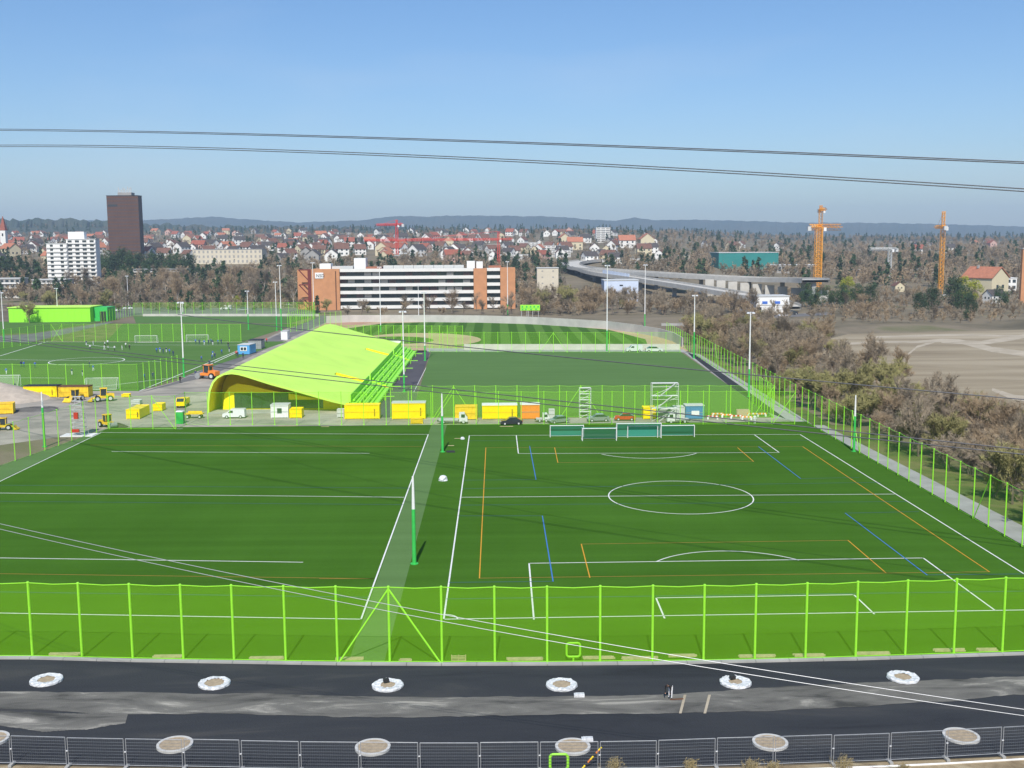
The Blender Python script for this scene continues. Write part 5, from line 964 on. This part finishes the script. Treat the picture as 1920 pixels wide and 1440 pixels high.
kind_tree('pine', [leafy_tree(61, 9, 4.2, 4, 2800, .26, 'ever2', .15), leafy_tree(62, 9, 4.6, 4, 2800, .28, 'ever', .12)], 'pine_tree', 'broad dark green pine', 'tree')
PLACED = []
def tree(key, x, y, s, label=None, group=None, where=''):
    V, name, lab, cat = TK[key]; tm, cm = random.choice(V)
    if not label:
        size = 'small' if s < .8 else 'medium' if s < .95 else 'large' if s < 1.1 else 'big'
        dep = 'front' if (y % 60) < 20 else 'middle' if (y % 60) < 40 else 'back'
        L0 = size+' '+lab+' '+where+' '+near_words(x, y)+', '+('nearer the fence' if y < 170 else 'well back' if y > 330 else 'midway back') if 'thicket' in where else size+' '+lab+' '+where+' '+near_words(x, y)
        lab0, label = L0, L0; grp = group or {'thicket': 'bare trees and shrubs of the right hand wood'}.get(where.split()[-1], 'trees '+where)
    else: grp = None
    t = thing(name, label, cat, (x, y, tz(x, y)), random.uniform(0, 6.28), grp, s); mk('trunk', tm, t); mk('crown', cm, t); PLACED.append((x, y)); return t
def scatter(n, ufn, dfn, keys, smin, smax, where, test=None, mind=3.0):
    c = 0; k = 0; rg = random.Random(hash(where) % 1000 if False else len(where))
    while c < n and k < n*30:
        k += 1; d = dfn(rg); u = ufn(rg, d); p = AT(u, 500, d)
        if test and not test(p.x, d): continue
        if any((p.x-a)**2+(d-b)**2 < mind*mind for a, b in PLACED[-300:]): continue
        tree(rg.choice(keys), p.x, d, rg.uniform(smin, smax), where=where); c += 1
# right hand wood beyond the boundary fence
def in_wood(x, y):
    if x < XR+6+2*math.sin(y/20): return False
    lim = np.interp(y, [90, 150, 200, 230, 300, 400, 520], [74, 79, 85, 90, 98, 108, 140]); return x < lim+6*math.sin(y/13)
scatter(125, lambda r, d: r.uniform(1300, 2150), lambda r: r.uniform(105, 235), ['bush', 'bush', 'bush', 'bare', 'bush', 'bush', 'bud'], .6, .95, 'in the near thicket', in_wood, 2.6)
scatter(150, lambda r, d: r.uniform(1290, 1900), lambda r: r.uniform(235, 430), ['bush', 'bare', 'bush', 'bare', 'bush', 'bush', 'bud', 'bare'], .65, 1.05, 'in the far thicket', in_wood, 3.2)
# behind outfield wall
scatter(120, lambda r, d: r.uniform(985, 1420), lambda r: r.uniform(490, 620), ['bare', 'bush', 'bare', 'bare'], .7, 1.1, 'behind the curved outfield wall', lambda x, y: not (where_px(x, y)[0] > 1190 and y > 530), 3.5)
scatter(22, lambda r, d: r.uniform(640, 960), lambda r: r.uniform(490, 530), ['bare', 'bare', 'bush'], .65, 1.0, 'in front of the office building', None, 6)
for u, k_, s in [(848, 'poplar', .75), (595, 'ever', .75), (612, 'bud', .8), (562, 'bare', .9), (1020, 'bud', 1.35), (1065, 'bud', 1.5), (1110, 'bare', 1.3), (1180, 'bush', 1.2)]:
    p = AT(u, 590, 515 if u < 900 else 505); tree(k_, p.x, p.y, s, {848: 'pale trunked bare tree before the office balconies', 595: 'small brownish conifer in front of the brick end', 612: 'budding small tree in front of the brick end', 562: 'bare tree left of the brick building wing', 1020: 'tall budding tree right of the scoreboard', 1065: 'second tall budding tree farther right of the scoreboard', 1110: 'large bare tree left of the tall mast', 1180: 'large bare shrub behind the outfield wall mast'}[u])
# left grove
scatter(95, lambda r, d: r.uniform(120, 560), lambda r: r.uniform(560, 760), ['poplar', 'bare', 'poplar', 'bare', 'bush'], .75, 1.15, 'in the left grove', None, 6)
scatter(14, lambda r, d: r.uniform(-40, 240), lambda r: r.uniform(500, 640), ['bare', 'bush', 'bud'], .8, 1.3, 'behind the lime hall on the left', None, 7)
p = G(61, 605); tree('bud', p.x, p.y-3, 1.05, 'round budding tree standing right in front of the lime hall')
for k, (u, d, s) in enumerate([(205, 850, 2.2), (216, 840, 2.0), (232, 855, 2.3), (246, 845, 2.2), (262, 860, 1.9), (280, 850, 2.0), (300, 860, 1.9), (318, 850, 1.8), (338, 845, 2.0), (355, 850, 1.9), (190, 860, 1.6), (228, 700, 2.1)]): p = AT(u, 500, d); tree('pine', p.x, p.y, s, where='in the pine row')
for u, d, s in [(12, 840, 1.7), (22, 830, 2.0), (38, 850, 1.6), (52, 840, 1.5), (66, 850, 1.6), (4, 850, 1.9), (565, 700, 1.9), (590, 710, 1.8), (603, 720, 1.7), (620, 700, 1.6)]: p = AT(u, 500, d); tree('ever', p.x, p.y, s*.8, where='in the left grove')
for u, d, s, l in [(1512, 540, 1.3, 'dark pine at the left end of the right hand pine group'), (1530, 520, 1.2, 'second pine from the left in the right hand group'), (1555, 540, 1.2, 'mid green pine below the orange crane'), (1580, 530, 1.35, 'round pine right of the orange crane foot'), (1605, 545, 1.3, 'pine near the right end of the first pine group'), (1632, 540, 1.2, 'last pine of the first pine group'),
                   (1725, 480, 1.1, 'broad dark pine on the brown slope, left of three'), (1748, 490, 1.3, 'broad dark pine on the brown slope, middle'), (1790, 520, 1.7, 'tall dark pine below the yellow willow'), (1805, 490, 1.4, 'dark pine on the slope right of the tall one'), (1822, 470, 1.0, 'small dark pine low on the slope'), (1815, 440, .55, 'small bush pine on the brown slope'), (1880, 520, 1.2, 'pine near the right edge below the shed')]:
    p = AT(u, 540, d); tree('pine', p.x, p.y, s*.9, l)
for u, d, s, l in [(1805, 560, 1.3, 'bright yellow green tree left of the yellow house'), (1828, 570, 1.1, 'second yellow green tree beside the yellow house'), (1588, 600, 1.2, 'olive yellow tree between the cranes')]: p = AT(u, 540, d); tree('willow', p.x, p.y, s, l)
p = AT(443, 545, 580); tree('willow', p.x, p.y, .55, 'small yellow flowering tree in the left grove')
p = AT(1148, 490, 830); tree('ever', p.x, p.y, 1.5, 'dark conifer enclosed by the flyover curve'); p = AT(1060, 490, 870); tree('ever', p.x, p.y, 1.4, 'dark conifer left of the flyover curve')
scatter(26, lambda r, d: r.uniform(1450, 1950), lambda r: r.uniform(430, 640), ['bush', 'bare'], .5, 1.0, 'on the brown slope', None, 9)
# far woods: one mass each
def u_in(x, y, a, b): return a < where_px(x, y)[0] < b
def wood_mass(label, n, ufn, dfn, keys, smin, smax, seed, test=None):
    rg = random.Random(seed); V = []; Fs = []; off = 0; MI = []; mats = ['twig', 'twig2', 'ever', 'ever2']
    protos = {'b': [bare_tree(300+i, 10, .45, 3, 170, .22, twig_m=m)[1] for i, m in enumerate(('twig', 'twig2', 'twig'))], 'e': [leafy_tree(400+i, 11, 3.2, 5, 230, .8, m, .05, True)[1] for i, m in enumerate(('ever', 'ever2'))]}
    arr = {}
    for k, L_ in protos.items():
        for i, me in enumerate(L_):
            v = np.empty(len(me.vertices)*3); me.vertices.foreach_get('co', v); lt = len(me.loops); li = np.empty(lt, int); me.loops.foreach_get('vertex_index', li); ls = np.empty(len(me.polygons), int); me.polygons.foreach_get('loop_total', ls); arr[(k, i)] = (v.reshape(-1, 3), li, ls, mats.index(me.materials[0].name.replace('brown_twigs', 'twig').replace('grey_twigs', 'twig2').replace('evergreen_needles', 'ever').replace('pine_needles', 'ever2')))
    LI = []; LS = []
    for c in range(n):
        d = dfn(rg); u = ufn(rg, d); p = AT(u, 500, d)
        if test and not test(p.x, d): continue
        k = rg.choice(keys); i = rg.randrange(len(protos[k])); v, li, ls, mi = arr[(k, i)]; a = rg.uniform(0, 6.28); s = rg.uniform(smin, smax); R_ = np.array([[math.cos(a), -math.sin(a), 0], [math.sin(a), math.cos(a), 0], [0, 0, 1]])*s
        V.append(v @ R_.T+np.array([p.x, d, tz(p.x, d)-.5])); LI.append(li+off); LS.append(ls); MI.append(np.full(len(ls), mi)); off += len(v)
    V = np.concatenate(V); LI = np.concatenate(LI); LS = np.concatenate(LS); MI = np.concatenate(MI); me = bpy.data.meshes.new('wood'); me.vertices.add(len(V)); me.vertices.foreach_set('co', V.ravel()); me.loops.add(len(LI)); me.loops.foreach_set('vertex_index', LI); me.polygons.add(len(LS)); me.polygons.foreach_set('loop_start', np.concatenate([[0], np.cumsum(LS)[:-1]])); me.polygons.foreach_set('loop_total', LS); me.polygons.foreach_set('material_index', MI); me.update(calc_edges=True)
    for m in mats: me.materials.append(M[m])
    return stuff(mk('wood', me), label, 'wood')
wood_mass('bare brown woods filling the middle distance between pitches and town', 1900, lambda r, d: r.uniform(-60, 1320), lambda r: r.uniform(640, 1000), ['b', 'b', 'b', 'b', 'e'], .8, 1.35, 5, lambda x, y: not (x/y > .062 and y < (1060 if x/y < .1 else 820)) and not (-.285 < x/y < -.21 and 900 < y < 1000))
wood_mass('garden trees between the town houses', 1900, lambda r, d: r.uniform(-60, 1260), lambda r: r.uniform(1000, 2400), ['b', 'b', 'b', 'b', 'e'], .7, 1.2, 6)
wood_mass('broad brown wood in the right distance', 2300, lambda r, d: r.uniform(1240, 2000), lambda r: r.choice([r.uniform(720, 1200), r.uniform(1200, 2600)]), ['b', 'b', 'b', 'b', 'b', 'b', 'b', 'e'], .9, 1.5, 7, lambda x, y: not (x/y < .28 and y < 790) and not (.195 < x/y < .265 and 840 < y < 960))
wood_mass('low brown scrub on the slope in front of the pines at the right', 900, lambda r, d: r.uniform(1430, 2050), lambda r: r.uniform(425, 720), ['b'], .25, .62, 21, lambda x, y: x > 128 and not (u_in(x, y, 1405, 1500) and y < 560))
wood_mass('scrub between the outfield wall and the flyover', 800, lambda r, d: r.uniform(975, 1430), lambda r: r.uniform(488, 690), ['b'], .35, .8, 22, lambda x, y: not (u_in(x, y, 1180, 1490) and y > 515) and not (u_in(x, y, 1125, 1205) and y < 600) and not (u_in(x, y, 1400, 1500) and y < 520))
wood_mass('scrub and hedge behind the far edge of the left pitches', 500, lambda r, d: r.uniform(100, 560), lambda r: r.uniform(545, 700), ['b', 'b', 'b', 'b', 'b', 'b', 'e'], .35, .75, 23)
wood_mass('dark wooded ridge behind the town', 520, lambda r, d: r.uniform(-80, 1990), lambda r: r.uniform(2450, 3150), ['e', 'b', 'e'], 1.0, 1.5, 8)
# dry plants in front of the wire fence, as separate clumps
def dry_plant(u, v, h, label, seed):
    rg = random.Random(seed); b = MB(); p = G(u, 1441); p.y -= .4; p.z = tz(p.x, p.y)
    for k in range(70):
        q = Vector((rg.gauss(0, .28*h), rg.gauss(0, .15), 0)); e = q+Vector((rg.gauss(0, .14*h), rg.gauss(0, .1), h*rg.uniform(.5, 1))); b.tube(q, e, .012, .005, 3, cap=False)
        for j in range(4): m_ = q.lerp(e, rg.uniform(.4, 1)); s = Vector((rg.gauss(0, .08), rg.gauss(0, .05), rg.uniform(.03, .1))); b.add([m_, m_+s, m_+s+Vector((.02, 0, -.03))], [(0, 1, 2)])
    t = thing('dry_plant', label, 'plant', p); b.build('stalks', 'drygrass', t)
for u, v, h, l in [(1577, 1445, 1.1, 'largest clump of dry stalks at the bottom right'), (1292, 1452, .9, 'dry stalks at the bottom, left of the fence foot'), (1405, 1450, .9, 'dry stalks just right of the bottom middle ring'), (1448, 1450, .7, 'short dry stalks below the sand ring'), (1150, 1458, 1.0, 'dry stalks beside the striped pole'), (1690, 1440, .5, 'low dry stalks near the right fence panels')]: dry_plant(u, v, h, l, int(u))
# ------------------------------------------------------------------ people
def person_mesh(pose, key):
    J = {'pelvis': (0, 0, .95), 'waist': (0, 0, 1.1), 'chest': (0, 0, 1.35), 'neck': (0, 0, 1.5), 'head': (0, -.02, 1.64), 'crown': (0, -.01, 1.74)}
    R = {'pelvis': .15, 'waist': .135, 'chest': .155, 'neck': .06, 'head': .105, 'crown': .07}
    E_ = [('pelvis', 'waist'), ('waist', 'chest'), ('chest', 'neck'), ('neck', 'head'), ('head', 'crown')]
    st = {'stand': (.0, .0), 'run': (.35, .28)}.get(pose, (.05, .0))
    for s, sd_ in ((-1, 'l'), (1, 'r')):
        a = st[0]*s; k = st[1]
        J['sh'+sd_] = (s*.19, 0, 1.42); J['el'+sd_] = (s*.27, a*.4, 1.15); J['wr'+sd_] = (s*.27, a*.4-.12-k*.3, .93+k*.5); J['ha'+sd_] = (s*.265, a*.4-.16-k*.35, .85+k*.55)
        J['hp'+sd_] = (s*.1, 0, .9); J['kn'+sd_] = (s*.11, -a*.45, .5); J['an'+sd_] = (s*.11, -a*.5+k*.25*(1 if s > 0 else -.3), .09); J['to'+sd_] = (s*.12, -a*.5-.16+k*.25*(1 if s > 0 else -.3), .04)
        R.update({'sh'+sd_: .075, 'el'+sd_: .048, 'wr'+sd_: .034, 'ha'+sd_: .045, 'hp'+sd_: .1, 'kn'+sd_: .062, 'an'+sd_: .042, 'to'+sd_: .045})
        E_ += [('chest', 'sh'+sd_), ('sh'+sd_, 'el'+sd_), ('el'+sd_, 'wr'+sd_), ('wr'+sd_, 'ha'+sd_), ('pelvis', 'hp'+sd_), ('hp'+sd_, 'kn'+sd_), ('kn'+sd_, 'an'+sd_), ('an'+sd_, 'to'+sd_)]
    reg = {}
    if pose == 'bend':
        c, s = math.cos(1.25), math.sin(1.25)
        for k in ('waist', 'chest', 'neck', 'head', 'crown', 'shl', 'shr'):
            x, y, z = J[k]; J[k] = (x, -(z-.95)*s+y*c, .95+(z-.95)*c)
        for sd_, sx in (('l', -1), ('r', 1)): X_, Y_, Z_ = J['sh'+sd_]; J['el'+sd_] = (X_*1.1, Y_-.05, Z_-.28); J['wr'+sd_] = (X_*.9, Y_-.12, Z_-.52); J['ha'+sd_] = (X_*.8, Y_-.15, Z_-.6)
    names = list(J); me = bpy.data.meshes.new('b'); me.from_pydata([J[n] for n in names], [(names.index(a), names.index(b)) for a, b in E_], []); o = bpy.data.objects.new('b', me); COL.objects.link(o)
    m1 = o.modifiers.new('s', 'SKIN'); m2 = o.modifiers.new('u', 'SUBSURF'); m2.levels = 1; m2.render_levels = 1
    for i, n in enumerate(names): me.skin_vertices[0].data[i].radius = (R[n], R[n]*(.8 if n in ('chest', 'waist', 'pelvis') else 1)); me.skin_vertices[0].data[i].use_root = (n == 'pelvis')
    out = bpy.data.meshes.new_from_object(o.evaluated_get(bpy.context.evaluated_depsgraph_get())); bpy.data.objects.remove(o)
    hd = Vector(J['head']); cr_ = Vector(J['crown']); hands = [Vector(J['hal']), Vector(J['har'])]; idx = []
    legs = [(Vector(J[a+s]), Vector(J[b+s])) for s in 'lr' for a, b in (('hp', 'kn'), ('kn', 'an'))]
    def seg(p, a, b):
        t = max(0, min(1, (p-a).dot(b-a)/(b-a).length_squared)); return (p-a.lerp(b, t)).length
    for pl in out.polygons:
        c = Vector(pl.center)
        if (c-cr_).length < .1 or ((c-hd).length < .14 and c.y-hd.y > .04): idx.append(1)
        elif (c-hd).length < .16 or min((c-h).length for h in hands) < .1: idx.append(0)
        elif c.z < .1: idx.append(4)
        elif min(seg(c, a, b) for a, b in legs) < .12 and c.z < 1.0: idx.append(3)
        else: idx.append(2)
    return out, idx
PM = {}
ORD = 'first second third fourth fifth sixth seventh eighth ninth tenth eleventh twelfth thirteenth fourteenth fifteenth sixteenth seventeenth eighteenth nineteenth twentieth'.split()
def ordn(i, order):
    k = order.index(i); return ORD[k] if k < 20 else 'twenty '+ORD[k-20]
def person(u, v, pose, shirt, pants, label, rz=0, group=None, loc=None):
    k = (pose, shirt, pants)
    if k not in PM:
        if pose not in PM: PM[pose] = person_mesh(pose, k)
        me0, idx = PM[pose]; me = me0.copy(); me.materials.clear()
        for m_ in ('skin', 'hair', shirt, pants, 'dark'): me.materials.append(M[m_])
        me.polygons.foreach_set('material_index', idx); me.polygons.foreach_set('use_smooth', [True]*len(me.polygons)); PM[k] = me
    o = mk('person', PM[k], None, loc or G(u, v), rz); return tag(o, label, 'person', group)
person(1257, 1309, 'bend', 'blackc', 'whitec', 'worker in black top and white trousers bending over the dirt strip', math.radians(-30))
t = thing('spirit_level', 'red tool lying beside the bending worker', 'tool', G(1269, 1312), .1); b = MB(); b.box((0, 0, .05), (.95, .08, .07)); b.build('bar', 'brown', t)
for u, v in ((1279, 1), (1325, 1)):
    strip_sheet('dust_trail', [(u+3, 1303), (u+8, 1303)], [(u-6, 1338), (u-1, 1338)], .019, 'track')
WH = [(175, 648), (197, 650), (202, 647), (196, 657), (203, 658), (215, 658), (229, 657), (236, 652), (169, 656)]
for i, (u, v) in enumerate(WH): person(u, v, 'run' if i % 2 else 'stand', 'whitec', 'blackc' if i % 3 else 'whitec', ordn(i, sorted(range(len(WH)), key=lambda q: WH[q][0]))+' player in white from the left on the left pitch', random.uniform(0, 6), 'players in white on the left pitch')
person(243, 656, 'stand', 'blackc', 'blackc', 'referee in black right of the white players')
BL = [(162, 648), (367, 645), (374, 646), (383, 647), (391, 646), (396, 644), (399, 647), (409, 646), (415, 645), (300, 661), (306, 663), (294, 662), (312, 661), (318, 664), (325, 668), (399, 668), (403, 672), (416, 665), (430, 660), (378, 678), (393, 686), (12, 702), (40, 688), (45, 689), (135, 703), (66, 690), (168, 689), (175, 696), (287, 710), (271, 713), (155, 705), (398, 675)]
for i, (u, v) in enumerate(BL): person(u, v, 'run' if i % 2 else 'stand', 'bluec' if i % 2 else 'navy', 'navy' if i % 3 else 'whitec', ordn(i, sorted(range(len(BL)), key=lambda q: BL[q][0]))+' player in blue from the left on the left pitch', random.uniform(0, 6), 'players in blue training kit')
person(428, 651, 'stand', 'blackc', 'navy', 'dark clothed coach standing alone right of the far goal'); person(500, 643, 'stand', 'redc', 'blackc', 'person in a red top walking on the path behind the dark container'); person(456, 672, 'stand', 'navy', 'blackc', 'dark clothed person right in front of the blue cabin'); person(446, 670, 'stand', 'blackc', 'navy', 'dark clothed person at the left corner of the blue cabin'); person(338, 718, 'stand', 'blackc', 'blackc', 'dark clothed person at the right touchline near the tall mast'); person(367, 707, 'stand', 'navy', 'blackc', 'dark clothed person left of the orange roller'); person(28, 731, 'stand', 'navy', 'blackc', 'dark figure beside the goal at the left edge'); person(1415, 795, 'stand', 'whitec', 'whitec', 'person in white by the barriers near the right fence corner')
person(443, 668, 'stand', 'redc', 'blackc', 'person with red top near the blue cabin, partly hidden')
# ------------------------------------------------------------------ haze
hb = MB(); hb.box((0, 4500, 155), (16000, 9600, 316)); ho = hb.build('haze', 'white'); ho.data.materials.clear(); hm = bpy.data.materials.new('air'); hm.use_nodes = True; hn = hm.node_tree.nodes; hn.clear(); out_ = hn.new('ShaderNodeOutputMaterial'); pv = hn.new('ShaderNodeVolumePrincipled')
pv.inputs['Color'].default_value = (.60, .79, 1, 1); pv.inputs['Density'].default_value = HAZE; pv.inputs['Anisotropy'].default_value = 0; hm.node_tree.links.new(pv.outputs[0], out_.inputs['Volume']); ho.data.materials.append(hm); stuff(ho, 'thin pale air haze over the whole valley', 'haze')
for m_ in list(bpy.data.meshes):
    if m_.users == 0: bpy.data.meshes.remove(m_)
print('objects', len(bpy.data.objects))

for o in []:
    if 'label' in o and not 4 <= len(o['label'].split()) <= 16: print('LABEL', len(o['label'].split()), o['label'])
